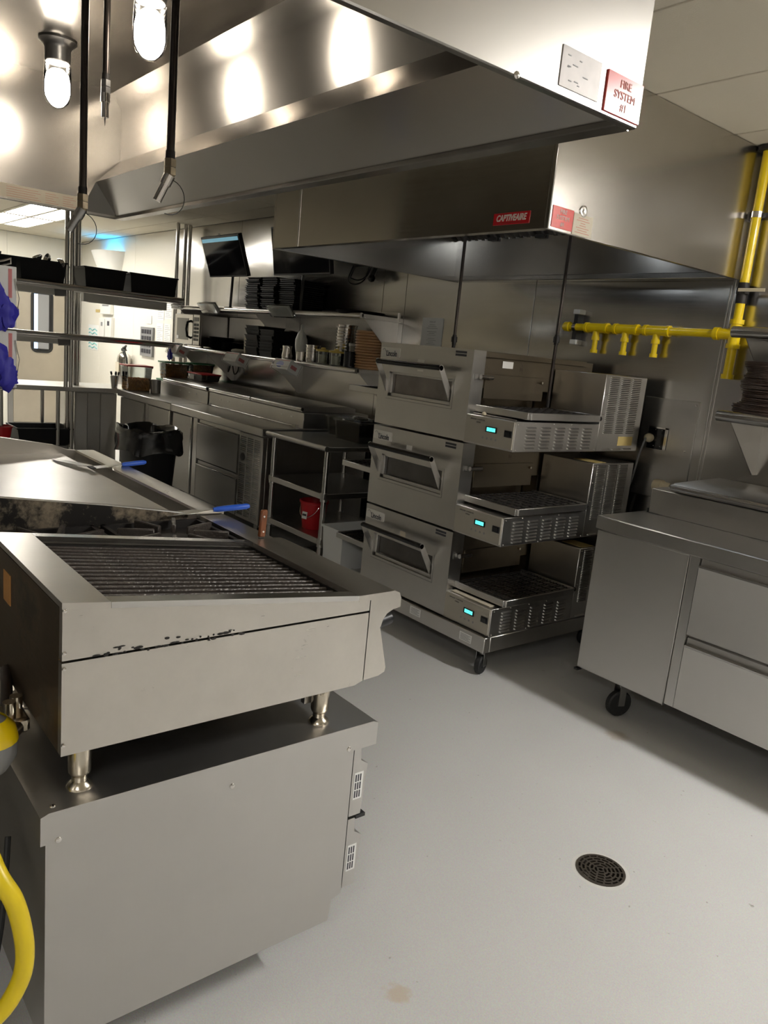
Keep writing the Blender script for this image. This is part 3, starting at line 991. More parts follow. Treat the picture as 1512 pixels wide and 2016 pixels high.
    cb = part(B().box(bx0, 2.782, z0 + 0.003, bx1, 3.428, z0 + 0.148, 0.0025), 'control_box', 'steel', t)
    cp = part(B().box(bx0 + 0.012, 2.776, z0 + 0.012, bx1 - 0.006, 2.783, z0 + 0.144, 0.001), 'control_panel', 'panel_grey', cb)
    tw = part(B().box(bx0, 3.428, z0 + 0.003, bx1, 3.80, z0 + 0.405, 0.003), 'motor_tower', 'steel_oven', t)
    return t, cb, tw


def oven_face(t, z0):
    """the small fittings of the control panel, direct children of the oven"""
    Y = 2.776
    pn = part(B().box(-2.630, Y - 0.003, z0 + 0.076, -2.556, Y, z0 + 0.104), 'display', 'black_gloss', t)
    part(B().box(-2.621, Y - 0.0036, z0 + 0.081, -2.565, Y - 0.003, z0 + 0.099), 'lit_screen', 'lcd', pn)
    text('07:10', 0.015, (-2.593, Y - 0.0042, z0 + 0.0905), PX, UP, 'teal_ink', pn, depth=0.0002)
    sw = part(B().box(-2.506, Y - 0.004, z0 + 0.068, -2.458, Y, z0 + 0.100, 0.0015), 'power_switch', 'black_plastic', t)
    part(B().rbox((-2.482, Y - 0.005, z0 + 0.084), (0.034, 0.006, 0.022), rx=0.25), 'rocker', 'black_gloss', sw)
    for k in range(4):
        part(B().lathe([(0.006, 0), (0.005, -0.0015), (0, -0.0015)], (-2.645 + 0.029 * k, Y, z0 + 0.045), 10, axis=1), 'button', 'grey_ink', t)
    text('IMPINGER  CONVEYOR', 0.0095, (-2.742, Y - 0.0005, z0 + 0.128), PX, UP, 'ink', t, depth=0.0003, align='LEFT')
    text('OVENS', 0.0095, (-2.700, Y - 0.0005, z0 + 0.115), PX, UP, 'ink', t, depth=0.0003, align='LEFT')
    for c in range(5):
        for r in range(7):
            inst(LOUV_SIDE, 'louver', t, (-2.446, 2.892 + 0.1095 * c, z0 + 0.016 + 0.0166 * r))
    for c in range(3):
        for r in range(31):
            inst(LOUV_TOWER, 'louver', t, (-2.446, 3.506 + 0.0985 * c, z0 + 0.098 + 0.00965 * r))
        inst(LOUV_TOWER, 'louver', t, (-2.446, 3.506 + 0.0985 * c, z0 + 0.012))
    part(B().box(-2.446, 3.612, z0 + 0.034, -2.4445, 3.744, z0 + 0.083), 'rating_sticker', 'sticker_yellow', t)
    screw_heads(t, [(-2.446, y, z0 + dz) for (y, dz) in ((2.80, 0.135), (2.92, 0.14), (3.06, 0.14), (3.20, 0.14), (2.80, 0.012), (3.06, 0.009), (3.41, 0.012), (3.445, 0.39), (3.445, 0.20), (3.445, 0.30))], 0, 1, 0.0035, name='screw')


STK = [[(-3.19, 0.373, 0.052, 0.014, 'badge'), (-3.185, 0.325, 0.045, 0.009, 'badge')],
       [(-3.21, 0.362, 0.045, 0.026, 'badge')],
       [(-3.19, 0.338, 0.045, 0.034, 'cream_sign')]]
LABS = ['uppermost conveyor oven of the stack with dark pipe above its conveyor',
        'middle conveyor oven of the stack of three',
        'lowest conveyor oven of the stack resting on the wheeled stand']
for k, z0 in enumerate((1.143, 0.677, 0.211)):
    t, cb, tw = make_oven(z0, LABS[k], STK[k])
    oven_face(t, z0)
    if k == 0:
        part(B().box(-2.799, 3.02, z0 + 0.385, -2.7975, 3.10, z0 + 0.42), 'rating_plate', 'badge', t)
        part(B().tube([(-2.76, 2.812, z0 + 0.152), (-2.66, 2.808, z0 + 0.152), (-2.47, 2.806, z0 + 0.151)], 0.004, 6), 'loose_trim', 'chrome', t)
        part(B().lathe([(0, 0), (0.011, 0.003), (0.012, 0.010), (0.006, 0.018), (0, 0.02)], (-2.672, 2.795, z0 + 0.150), 10), 'yellow_knob', 'ivory', t)
    if k == 2:
        part(B().box(-2.76, 2.80, z0 + 0.149, -2.48, 2.835, z0 + 0.152), 'paper_strip', 'cream_sign', t)
    else:
        pass
    part(B().box(-2.60, 3.46, z0 + 0.4055, -2.46, 3.56, z0 + 0.4065), 'top_sticker', 'sticker_yellow', t)

stand = thing('oven_stand', 'low stainless stand on black casters carrying the stack of ovens', 'stand', (-3.1, 3.28, 0))
b = B().box(-3.50, 2.757, 0.130, -2.446, 2.80, 0.211, 0.003).box(-3.50, 3.74, 0.13, -2.446, 3.79, 0.211, 0.003).box(-2.49, 2.80, 0.13, -2.446, 3.74, 0.211, 0.003).box(-3.50, 2.80, 0.13, -3.46, 3.74, 0.211, 0.003).box(-3.46, 2.80, 0.185, -2.49, 3.74, 0.2105)
part(b, 'base_frame', 'steel_oven', stand)
for (xa, za) in ((-3.015, 0.158), (-2.62, 0.150)):
    s_ = part(B().box(xa, 2.7555, za, xa + 0.085, 2.757, za + 0.043), 'warning_label', 'paper', stand)
    lb = B()
    for q in range(5):
        lb.box(xa + 0.008, 2.755, za + 0.006 + q * 0.007, xa + 0.078 - (q % 2) * 0.012, 2.7555, za + 0.0085 + q * 0.007)
    part(lb, 'print', 'grey_ink', s_)
for (x, y, a) in ((-2.50, 2.82, 1.9), (-3.43, 2.82, 0.4), (-2.50, 3.70, 1.2), (-3.43, 3.70, 0.2)):
    caster(stand, x, y, 0.132, 0.05, a, 0.032)

# ================================================================== COOK LINE: CHEF BASE, BROILER, HOTPLATE, GRIDDLE
EX = -1.335
chef = thing('chef_base', 'low stainless refrigerated drawer base on casters under the charbroiler', 'drawer base', (-2.4, 0.75, 0))
part(B().prism([(0.375, 0.14), (1.055, 0.14), (1.062, 0.196), (1.09, 0.205), (1.09, 0.62), (0.375, 0.62)], 0, -3.52, EX - 0.004), 'cabinet', 'steel_side', chef)
part(B().prism([(0.365, 0.605), (1.155, 0.605), (1.155, 0.6635), (1.14, 0.6695), (0.38, 0.6695), (0.365, 0.6635)], 0, -3.54, EX), 'top', 'steel_side', chef)
for c in range(3):
    xa = EX - 0.006 - 0.728 * (c + 1) + 0.004
    xb = EX - 0.006 - 0.728 * c
    for (za, zb_) in ((0.418, 0.608), (0.216, 0.410)):
        d = part(B().prism([(1.094, za), (1.130, za), (1.140, zb_ - 0.055), (1.118, zb_ - 0.04), (1.114, zb_), (1.094, zb_)], 0, xa, xb), 'drawer', 'steel', chef)
        part(B().box(xa, 1.118, zb_ - 0.006, xb, 1.148, zb_ + 0.004, 0.001), 'drawer_pull', 'black_plastic', d)
        if c == 0:
            lbm = part(B().box(xb, 1.101, za + 0.045, xb + 0.001, 1.128, za + 0.118), 'spec_label', 'paper', d)
            lb = B()
            for q in range(9):
                lb.box(xb + 0.001, 1.104 + 0.007 * (q % 3), za + 0.05 + 0.022 * (q // 3), xb + 0.0014, 1.108 + 0.007 * (q % 3), za + 0.069 + 0.022 * (q // 3))
            part(lb, 'print', 'ink', lbm)
screw_heads(chef, [(EX, 0.397, 0.609), (EX, 0.758, 0.610), (EX, 1.071, 0.613)], 0, 1, 0.0065)
screw_heads(chef, [(EX - 0.02, 0.392, 0.6695)], 2, 1, 0.006)
for (x, y) in ((-1.50, 0.52), (-1.56, 0.86), (-2.4, 0.50), (-2.4, 0.94), (-3.4, 0.50), (-3.4, 0.94)):
    caster(chef, x, y, 0.142, 0.052, 0.9, 0.032)

# --- charbroiler
br = thing('charbroiler', 'stainless countertop charbroiler with black cast grates on chrome legs', 'broiler', (-1.6, 0.77, 0.668))
BX0, BX1 = -1.862, EX


def topz(y):           # sloping top
    return 1.075 - (y - 0.40) * (0.075 / 0.69)


def slab(b, x0, x1, y0, y1, th):
    b.prism([(y0, topz(y0) - th), (y1, topz(y1) - th), (y1, topz(y1)), (y0, topz(y0))], 0, x0, x1)


part(B().prism([(0.40, 0.965), (1.093, 0.9625), (1.093, topz(1.093) - 0.0125), (0.40, topz(0.40) - 0.0125)], 0, EX - 0.018, EX - 0.0006), 'side_panel', 'steel_broiler', br)
part(B().prism([(0.40, 0.778), (1.07, 0.7785), (1.093, 0.786), (1.093, 0.9575), (0.40, 0.960)], 0, EX - 0.02, EX - 0.001), 'side_panel', 'steel_broiler', br)
part(B().prism([(0.40, 0.778), (1.093, 0.778), (1.093, topz(1.093) - 0.0125), (0.40, topz(0.40) - 0.0125)], 0, BX0, BX0 + 0.015), 'side_panel', 'steel_broiler', br)
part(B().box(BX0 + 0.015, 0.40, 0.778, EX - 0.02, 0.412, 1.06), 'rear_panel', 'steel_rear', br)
part(B().box(BX0 + 0.015, 0.412, 0.80, EX - 0.02, 1.08, 0.81), 'drip_tray', 'iron', br)
part(B().box(BX0 + 0.015, 1.062, 0.81, EX - 0.02, 1.09, 0.985), 'firebox_front', 'iron', br)
part(B().box(BX0 + 0.02, 0.475, 0.81, EX - 0.02, 0.487, 1.04), 'firebox_back', 'iron', br)
for (xa, xb) in ((EX - 0.034, EX - 0.021), (BX0 + 0.016, BX0 + 0.03)):
    part(B().prism([(0.487, 0.81), (1.062, 0.81), (1.062, topz(1.06) - 0.02), (0.487, topz(0.487) - 0.02)], 0, xa, xb), 'firebox_side', 'iron', br)
b = B(); slab(b, BX0, EX + 0.0006, 0.399, 0.4855, 0.012)
part(b, 'rear_ledge', 'steel_broiler', br)
b = B(); slab(b, EX - 0.034, EX + 0.0006, 0.486, 1.0595, 0.012)
part(b, 'side_rail', 'steel_bright', br)
b = B(); slab(b, BX0, BX0 + 0.03, 0.486, 1.0595, 0.012)
part(b, 'side_rail', 'steel_bright', br)
ft = topz(1.093)
nose = [(1.060, ft - 0.012), (1.060, ft + 0.003), (1.165, ft + 0.003), (1.182, ft - 0.004), (1.188, ft - 0.018), (1.188, ft - 0.040), (1.165, ft - 0.044), (1.148, ft - 0.052), (1.137, ft - 0.066), (1.132, ft - 0.083), (1.095, ft - 0.083), (1.095, ft - 0.012)]
part(B().prism(nose, 0, BX0, EX + 0.0002), 'front_ledge', 'steel_broiler', br)
cpn = part(B().prism([(1.095, 0.787), (1.140, 0.790), (1.158, 0.797), (1.160, 0.808), (1.1305, 0.9165), (1.095, 0.9165)], 0, BX0, EX), 'control_panel', 'steel_broiler', br)
for x in (-1.385, -1.59, -1.79):
    part(B().cyl((x, 1.130, 0.902), (x, 1.200, 0.914), 0.019, 18, 0.016), 'knob', 'black_plastic', cpn)
for (x, y) in ((-1.40, 0.455), (-1.40, 1.02), (-1.80, 0.455), (-1.80, 1.02)):
    part(B().lathe([(0.022, 0.115), (0.022, 0.035), (0.019, 0.028), (0.015, 0.024), (0.015, 0.014), (0.024, 0.006), (0.026, 0.0), (0, 0.0)], (x, y, 0.6695), 20), 'leg', 'chrome_grimy', br)
part(B().box(-1.43, 0.985, 0.715, -1.415, 1.01, 0.778), 'tray_runner', 'steel', br)
part(B().box(-1.50, 1.045, 0.768, -1.40, 1.075, 0.778), 'tray_pull', 'black_plastic', br)
screw_heads(br, [(EX, 0.404, z) for z in (0.80, 0.95, 0.98, 1.06)], 0, 1, 0.004, name='screw')
part(B().box(-1.746, 0.3985, 0.953, -1.690, 0.40, 1.02), 'rating_sticker', 'sticker_orange', br)
# grate bars, each its own piece
bar = B().prism([(-0.004, 0), (0.004, 0), (0.0042, 0.004), (0.0022, 0.0065), (-0.0022, 0.0065), (-0.0042, 0.004)], 1, -0.285, 0.285)
bar.xf(Matrix.Rotation(-math.atan(0.075 / 0.69), 4, 'X'))
BAR = bar.mesh('grate_bar', 'grate')
NB = 16
for k in range(NB):
    x = EX - 0.047 - k * (0.433 / (NB - 1))
    inst(BAR, 'grate_bar', br, (x, 0.774, topz(0.774) - 0.026))
part(B().cyl((BX0 + 0.04, 0.55, topz(0.55) - 0.034), (EX - 0.04, 0.55, topz(0.55) - 0.034), 0.008, 8), 'grate_support', 'grate', br)
part(B().cyl((BX0 + 0.04, 1.02, topz(1.02) - 0.034), (EX - 0.04, 1.02, topz(1.02) - 0.034), 0.008, 8), 'grate_support', 'grate', br)

gr_b = B()
rnd = random.Random(11)
for k in range(46):
    y = 0.46 + rnd.random() ** 0.8 * 0.30
    zz = 0.9625 + abs(rnd.gauss(0, 0.006)) * (1 if rnd.random() < 0.85 else -0.6)
    w, h = rnd.uniform(0.002, 0.008), rnd.uniform(0.001, 0.003)
    gr_b.lathe([(0, 0.0008), (w * 0.7, 0.0006), (w, 0.0)], (EX + 0.0002, y, zz), 7, axis=0, sx=1.0, sy=h / w)
part(gr_b, 'grease_specks', 'iron', br, kind='stuff')

# knife standing in the gap by the broiler
kn = thing('steak_spatula', 'wooden riveted handle standing upright at the broiler front corner', 'utensil', (-1.872, 1.110, 0.985))
part(B().rbox((-1.872, 1.110, 1.045), (0.012, 0.022, 0.080), rx=-0.05, bev=0.004), 'handle', 'wood', kn)
part(B().box(-1.8735, 1.100, 0.90, -1.8705, 1.118, 1.006), 'blade', 'steel_bright', kn)
for z in (1.022, 1.066):
    part(B().lathe([(0.0035, 0), (0.003, 0.001), (0, 0.001)], (-1.866, 1.110, z), 10, axis=0), 'rivet', 'chrome', kn)

# --- hotplate between broiler and griddle
hp = thing('hot_plate', 'black open burner hotplate with star grates between broiler and griddle', 'hotplate', (-2.06, 0.77, 0.668))
part(B().box(-2.248, 0.42, 0.74, -1.872, 1.10, 0.945, 0.003), 'body', 'steel_grimy', hp)
part(B().box(-2.24, 0.43, 0.945, -1.88, 1.09, 0.953), 'spill_tray', 'iron', hp)
part(B().prism([(1.10, 0.90), (1.10, 0.982), (1.185, 0.982), (1.200, 0.974), (1.205, 0.958), (1.205, 0.90)], 0, -2.25, -1.876), 'front_ledge', 'steel_broiler', hp)
for (x, y) in ((-2.22, 0.46), (-2.22, 1.06), (-1.90, 0.46), (-1.90, 1.06)):
    part(B().lathe([(0.02, 0.075), (0.02, 0.03), (0.015, 0.02), (0.024, 0.0), (0, 0.0)], (x, y, 0.6695), 16), 'leg', 'chrome_grimy', hp)
for cy_ in (0.60, 0.93):
    cx = -2.065
    g = B()
    g.box(cx - 0.17, cy_ - 0.155, 0.953, cx - 0.158, cy_ + 0.155, 0.978)
    g.box(cx + 0.158, cy_ - 0.155, 0.953, cx + 0.17, cy_ + 0.155, 0.978)
    g.box(cx - 0.17, cy_ - 0.155, 0.953, cx + 0.17, cy_ - 0.143, 0.978)
    g.box(cx - 0.17, cy_ + 0.143, 0.953, cx + 0.17, cy_ + 0.155, 0.978)
    gr_ = part(g, 'grate', 'iron', hp)
    for k in range(8):
        a = math.pi / 8 + k * math.pi / 4
        c_, s_ = math.cos(a), math.sin(a)
        L_ = 0.150 / max(abs(c_), abs(s_)) - 0.005
        m_ = (0.055 + L_) / 2
        part(B().rbox((cx + c_ * m_, cy_ + s_ * m_, 0.980), (L_ - 0.055, 0.013, 0.026), rz=a, bev=0.003), 'grate_finger', 'grate', gr_)
    part(B().lathe([(0, 0), (0.05, 0), (0.05, 0.012), (0.042, 0.02), (0, 0.022)], (cx, cy_, 0.953), 20), 'burner', 'iron', hp)

# --- griddle
gd = thing('griddle', 'wide flat steel griddle with front grease trough and splash guard', 'griddle', (-2.88, 0.75, 0.668))
QX0, QX1 = -3.50, -2.262
part(B().box(QX0 + 0.01, 0.42, 0.75, QX1 - 0.004, 1.09, 0.93, 0.002), 'body', 'griddle_side', gd)
part(B().box(QX0 + 0.01, 0.43, 0.93, QX1, 1.035, 0.984, 0.002), 'cooking_plate', 'griddle_plate', gd)
part(B().box(QX1 - 0.0005, 0.43, 0.75, QX1 + 0.004, 1.088, 0.958), 'side_plate', 'griddle_side', gd)
part(B().box(QX0 + 0.01, 1.035, 0.925, QX1, 1.095, 0.945), 'grease_trough', 'steel_dark', gd)
part(B().prism([(1.093, 0.86), (1.093, 0.992), (1.098, 0.998), (1.175, 0.998), (1.19, 0.990), (1.19, 0.95), (1.15, 0.93), (1.135, 0.86)], 0, QX0, QX1), 'front_rail', 'steel_broiler', gd)
part(B().prism([(0.42, 0.93), (0.42, 1.10), (0.75, 1.06), (1.00, 1.022), (1.06, 1.0), (1.095, 0.998), (1.095, 0.93)], 0, QX0 - 0.012, QX0 + 0.012), 'splash_guard', 'steel_broiler', gd)
part(B().prism([(0.42, 0.76), (0.42, 1.085), (0.51, 1.066), (0.80, 1.030), (1.045, 0.992), (1.06, 0.985), (1.06, 0.76)], 0, QX1 + 0.0045, QX1 + 0.009), 'splash_guard', 'griddle_side', gd)
part(B().tube([(QX1 + 0.0065, 0.42, 1.086), (QX1 + 0.0065, 0.51, 1.067), (QX1 + 0.0065, 0.80, 1.031), (QX1 + 0.0065, 1.045, 0.993)], 0.0035, 6), 'guard_edge', 'steel_bright', gd)
part(B().box(QX0, 0.40, 0.93, QX1, 0.43, 1.10, 0.002), 'back_splash', 'steel_broiler', gd)
part(B().prism([(1.095, 0.75), (1.13, 0.75), (1.135, 0.86), (1.095, 0.86)], 0, QX0, QX1), 'control_panel', 'steel_broiler', gd)
for k in range(4):
    x = QX0 + 0.16 + 0.30 * k
    part(B().cyl((x, 1.13, 0.81), (x, 1.16, 0.81), 0.02, 16), 'knob', 'black_plastic', gd)
for (x, y) in ((-3.43, 0.47), (-3.43, 1.03), (-2.33, 0.47), (-2.33, 1.03)):
    part(B().lathe([(0.02, 0.085), (0.02, 0.03), (0.015, 0.02), (0.024, 0.0), (0, 0.0)], (x, y, 0.6695), 16), 'leg', 'chrome_grimy', gd)


def turner(root, tip, blade_w, label):
    """flat turner with blue handle: handle end -> tip"""
    a, c = Vector(root), Vector(tip)
    d = (c - a).normalized()
    side = d.cross(Vector((0, 0, 1))).normalized()
    L = (c - a).length
    t = thing('turner', label, 'turner', tuple(a), 'blue handled turners on the griddle rail')
    hl = L * 0.44
    part(B().tube([a, a + d * 0.01, a + d * hl * 0.5, a + d * hl * 0.9, a + d * hl], [0.006, 0.0095, 0.0098, 0.0090, 0.0065], 12), 'handle', 'handle_blue', t)
    p1 = a + d * hl
    p2 = a + d * L * 0.58
    up_ = side.cross(d).normalized() * 0.0008
    b = B()
    w0, w1 = 0.006, blade_w / 2
    pts = [(p1, w0), (p2, w0 * 1.4), (a + d * L * 0.66, w1 * 0.8), (c, w1)]
    b.loft([[q - side * w - up_, q + side * w - up_, q + side * w + up_, q - side * w + up_] for q, w in pts])
    part(b, 'blade', 'steel_bright', t)


turner((-3.085, 1.252, 1.012), (-3.06, 1.015, 0.996), 0.055, 'blue handled steel turner lying across the middle of the griddle rail')
turner((-2.222, 1.262, 1.012), (-2.262, 0.985, 0.990), 0.060, 'blue handled steel turner lying over the griddle corner beside the hotplate')
sc = thing('scraper', 'thin bright blade lying flat on the griddle near its splash guard', 'scraper', (-3.22, 0.99, 0.985))
b = B()
A, Bv = Vector((-3.33, 0.955, 0.988)), Vector((-3.09, 1.02, 0.999))
d = (Bv - A).normalized(); sd = d.cross(Vector((0, 0, 1))).normalized(); u_ = Vector((0, 0, 0.001))
b.loft([[q - sd * w - u_, q + sd * w - u_, q + sd * w + u_, q - sd * w + u_] for q, w in ((A, 0.010), (A + d * 0.06, 0.022), (Bv - d * 0.03, 0.024), (Bv, 0.02))])
part(b, 'blade', 'steel_bright', sc)
part(B().box(-3.075, 1.010, 0.998, -3.03, 1.030, 1.002), 'shank', 'iron', sc)

# gas parts behind the broiler
hs = thing('gas_hose', 'thick yellow coated gas hose looping behind the drawer base', 'hose', (-1.30, 0.30, 0.0))
pts = [(-1.50, 0.255, 0.735), (-1.42, 0.262, 0.70), (-1.32, 0.285, 0.60), (-1.295, 0.309, 0.545), (-1.29, 0.323, 0.48), (-1.29, 0.327, 0.42), (-1.295, 0.318, 0.365), (-1.30, 0.285, 0.312), (-1.32, 0.22, 0.27), (-1.40, 0.14, 0.25), (-1.55, 0.08, 0.27), (-1.7, 0.03, 0.30), (-1.8, -0.04, 0.32)]
part(B().tube(pts, 0.0165, 14, smooth=5), 'hose', 'yellow_hose', hs)
vb = thing('gas_coupling', 'grey and yellow gas coupling at the hose end behind the broiler', 'coupling', (-1.46, 0.32, 0.72))
part(B().lathe([(0, -0.06), (0.03, -0.058), (0.047, -0.03), (0.05, 0.0), (0.044, 0.03), (0.02, 0.05), (0, 0.052)], (-1.45, 0.305, 0.778), 20), 'coupling_body', 'wheel_grey', vb)
part(B().lathe([(0.0505, 0.004), (0.049, 0.016), (0.0445, 0.031), (0.030, 0.047)], (-1.45, 0.305, 0.778), 20), 'painted_band', 'yellow_paint', vb)
rg = thing('gas_regulator', 'dull metal gas regulator with two caps behind the broiler', 'regulator', (-1.53, 0.40, 0.74))
part(B().box(-1.60, 0.345, 0.742, -1.52, 0.396, 0.775, 0.006).cyl((-1.52, 0.37, 0.757), (-1.47, 0.335, 0.765), 0.014, 12), 'regulator_body', 'chrome_grimy', rg)
for (x, y, h) in ((-1.545, 0.362, 0.03), (-1.575, 0.382, 0.026)):
    part(B().cyl((x, y, 0.775), (x, y, 0.775 + h), 0.0125, 14), 'cap', 'chrome_grimy', rg)
part(B().cyl((-1.60, 0.37, 0.757), (-1.72, 0.398, 0.80), 0.012, 10), 'gas_pipe', 'black_pipe', rg)
solo(B().tube([(-1.9, -0.03, 0.22), (-1.7, 0.15, 0.16), (-1.5, 0.25, 0.15), (-1.45, 0.29, 0.20), (-1.48, 0.33, 0.35), (-1.55, 0.36, 0.50)], 0.006, 8, smooth=4), 'electrical_cable', 'rubber', 'thin black power cord hanging behind the drawer base', 'cord')

# ================================================================== REFRIGERATED PREP TABLES
def prep_table(label, x0, x1, yf, fronts, rail_x0, lids, casters, group, top_y0=None, lid_mat='steel'):
    """fridge body, worktop, raised rail with hinged lids; fronts is a list of (kind, xa, xb)"""
    t = thing('prep_refrigerator', label, 'prep table', ((x0 + x1) / 2, (yf + 3.86) / 2, 0), group)
    part(B().box(x0 + 0.005, yf + 0.035, 0.165, x1 - 0.005, 3.86, 0.848, 0.003), 'cabinet', 'steel', t)
    part(B().box(x0, yf - 0.02, 0.852, x1, 3.86, 0.917, 0.006), 'worktop', 'steel', t)
    rb = part(B().box(rail_x0, yf + 0.34, 0.915, x1 - 0.01, 3.86, 1.038, 0.004), 'topping_rail', 'steel', t)
    for (a, c) in lids:
        ld = part(B().prism([(yf + 0.345, 1.042), (yf + 0.345, 1.068), (yf + 0.37, 1.078), (yf + 0.78, 1.092), (yf + 0.85, 1.078), (yf + 0.85, 1.042)], 0, a, c), 'lid', lid_mat, t)
        part(B().cyl((a, yf + 0.345, 1.060), (c, yf + 0.345, 1.060), 0.014, 12), 'lid_handle', 'steel_bright', ld)
    for (kind, xa, xb) in fronts:
        if kind == 'door':
            d = part(B().box(xa, yf, 0.178, xb, yf + 0.034, 0.845, 0.004), 'door', 'steel_side', t)
            part(B().box(xb - 0.028, yf - 0.004, 0.178, xb - 0.002, yf + 0.002, 0.845, 0.001), 'door_edge_pull', 'steel_bright', d)
        elif kind == 'plain':
            part(B().box(xa, yf, 0.170, xb, yf + 0.034, 0.849, 0.004), 'side_compartment', 'steel_side', t)
            part(B().box(xb - 0.0035, yf - 0.004, 0.170, xb, yf + 0.03, 0.849, 0.001), 'trim_edge', 'steel', t)
        elif kind == 'stile':
            part(B().box(xa, yf + 0.004, 0.180, xb, yf + 0.034, 0.848), 'stile', 'steel', t)
        elif kind == 'drawers':
            for (za, zb) in ((0.182, 0.500), (0.515, 0.848)):
                d = part(B().prism([(yf + 0.032, za), (yf, za), (yf, zb - 0.048), (yf - 0.003, zb - 0.036), (yf + 0.016, zb - 0.030), (yf + 0.018, zb - 0.002), (yf + 0.032, zb)], 0, xa, xb), 'drawer', 'steel_side', t)
                part(B().box(xa + 0.002, yf - 0.004, zb - 0.040, xb - 0.002, yf + 0.004, zb - 0.030, 0.001), 'drawer_pull', 'steel_bright', d)
        elif kind == 'grille':
            g = part(B().box(xa, yf, 0.178, xb, yf + 0.034, 0.845, 0.003), 'grille_panel', 'steel', t)
            w = (xb - xa - 0.04) / 3
            lv = B()
            for c in range(3):
                xs = xa + 0.02 + c * w
                for r in range(42):
                    if c == 0 and 27 < r < 34:
                        continue
                    lv.box(xs + 0.008, yf - 0.003, 0.205 + r * 0.0147, xs + w - 0.008, yf, 0.205 + r * 0.0147 + 0.008)
            part(lv, 'vent_louvers', 'steel_bright', g, kind='stuff')
            part(B().lathe([(0.03, 0), (0.03, -0.008), (0.022, -0.012), (0, -0.012)], (xa + 0.02 + w / 2, yf, 0.66), 18, axis=1), 'thermostat_dial', 'black_plastic', g)
    for (x, y, a) in casters:
        caster(t, x, y, 0.168, 0.062, a, 0.035)
    return t


R1 = prep_table('wide stainless drawer refrigerator with raised lidded rail under the wall shelf of pizza screens', -2.065, 0.62, 3.0,
                [('plain', -2.063, -1.600), ('stile', -1.598, -1.556), ('drawers', -1.552, -0.86), ('stile', -0.857, -0.815), ('drawers', -0.811, -0.12), ('stile', -0.117, -0.075), ('drawers', -0.071, 0.615)],
                -2.03, [(-1.935, -0.72), (-0.70, 0.55)], [(-1.84, 3.075, 1.2), (-1.84, 3.78, 0.5), (0.45, 3.075, 0.9), (0.45, 3.78, 0.2)], 'prep refrigerators along the steel wall')
part(B().box(-2.035, 3.335, 0.917, -1.975, 3.375, 0.924).box(-2.035, 3.335, 0.917, -2.029, 3.375, 0.938), 'clear_bracket', 'clear_plastic', R1)
part(B().box(-2.066, 2.985, 0.158, -2.045, 3.02, 0.168), 'corner_foot', 'black_plastic', R1)
R2 = prep_table('stainless prep refrigerator with two drawers and louvred grille behind the trash can', -6.575, -4.955, 2.90,
                [('door', -6.565, -6.165), ('stile', -6.150, -6.075), ('drawers', -6.060, -5.345), ('grille', -5.325, -4.965)],
                -6.56, [(-6.555, -5.80), (-5.78, -5.00)], [(-6.45, 2.98, 1.2), (-5.08, 2.98, 0.5), (-6.45, 3.75, 0.9), (-5.08, 3.75, 0.2)], 'prep refrigerators along the steel wall')
part(B().cyl((-6.50, 3.225, 0.925), (-5.05, 3.225, 0.925), 0.004, 6).box(-6.515, 3.215, 0.917, -6.495, 3.235, 0.940).box(-5.06, 3.205, 0.917, -5.02, 3.235, 0.94), 'board_rail', 'steel_bright', R2)
for x in (-6.35, -6.2, -5.95, -5.3, -5.15):
    part(B().box(x, 3.2385, 0.985, x + 0.03, 3.2402, 0.997), 'date_label', 'paper', R2)
R3 = prep_table('stainless prep refrigerator at the counter corner below the microwave', -7.897, -6.58, 2.90,
                [('door', -7.85, -7.22), ('stile', -7.205, -7.14), ('door', -7.13, -6.62)],
                -7.88, [(-7.60, -6.62)], [(-7.78, 2.98, 1.2), (-6.70, 2.98, 0.5), (-7.78, 3.75, 0.9), (-6.70, 3.75, 0.2)], 'prep refrigerators along the steel wall')
for x in (-7.2, -7.0, -6.85):
    part(B().box(x, 3.2385, 0.985, x + 0.03, 3.2402, 0.997), 'date_label', 'paper', R3)

# --- open work table beside the ovens
wt = thing('work_table', 'stainless open work table with two undershelves beside the ovens', 'table', (-4.52, 3.3, 0))
part(B().box(-4.90, 2.90, 0.872, -4.135, 3.62, 0.905, 0.004).cyl((-4.90, 2.90, 0.892), (-4.135, 2.90, 0.892), 0.019, 14), 'tabletop', 'steel', wt)
for z in (0.545, 0.232):
    part(B().box(-4.88, 2.915, z, -4.155, 3.60, z + 0.04, 0.003), 'undershelf', 'steel', wt)
for (x, y) in ((-4.855, 2.935), (-4.18, 2.935), (-4.855, 3.58), (-4.18, 3.58)):
    part(B().cyl((x, y, 0.0), (x, y, 0.875), 0.019, 14), 'leg', 'steel_bright', wt)
    for z in (0.53, 0.217):
        part(B().cyl((x, y, z), (x, y, z + 0.06), 0.026, 14), 'leg_collar', 'steel', wt)

for k, (cx, cy_, hx, hy) in enumerate(((-4.70, 3.46, 0.10, 0.12), (-4.42, 3.40, 0.15, 0.15))):
    bx = thing('clear_bin', ('small clear plastic bin half full standing behind the larger bin' if k == 0 else 'clear plastic bin filled with black bags on the work table'), 'bin', (cx, cy_, 0.905), 'clear bins on the work table')
    part(tub_mesh(B(), cx, cy_, 0.905, 1.05, hx, hy, 0.012, 0.003, 0.012), 'shell', 'clear_plastic', bx)
    st_ = B()
    rnd = random.Random(5 + k)
    for q in range(14):
        z = 0.915 + q * 0.0085
        pts = [(cx + (hx - 0.03) * (-1 + 2 * i / 7), cy_ + rnd.uniform(-1, 1) * (hy - 0.04), z + rnd.uniform(0, 0.02)) for i in range(8)]
        st_.tube(pts, 0.016, 6)
    part(st_, 'bag_filling', 'trash_bag' if k else 'grey_ink', bx)

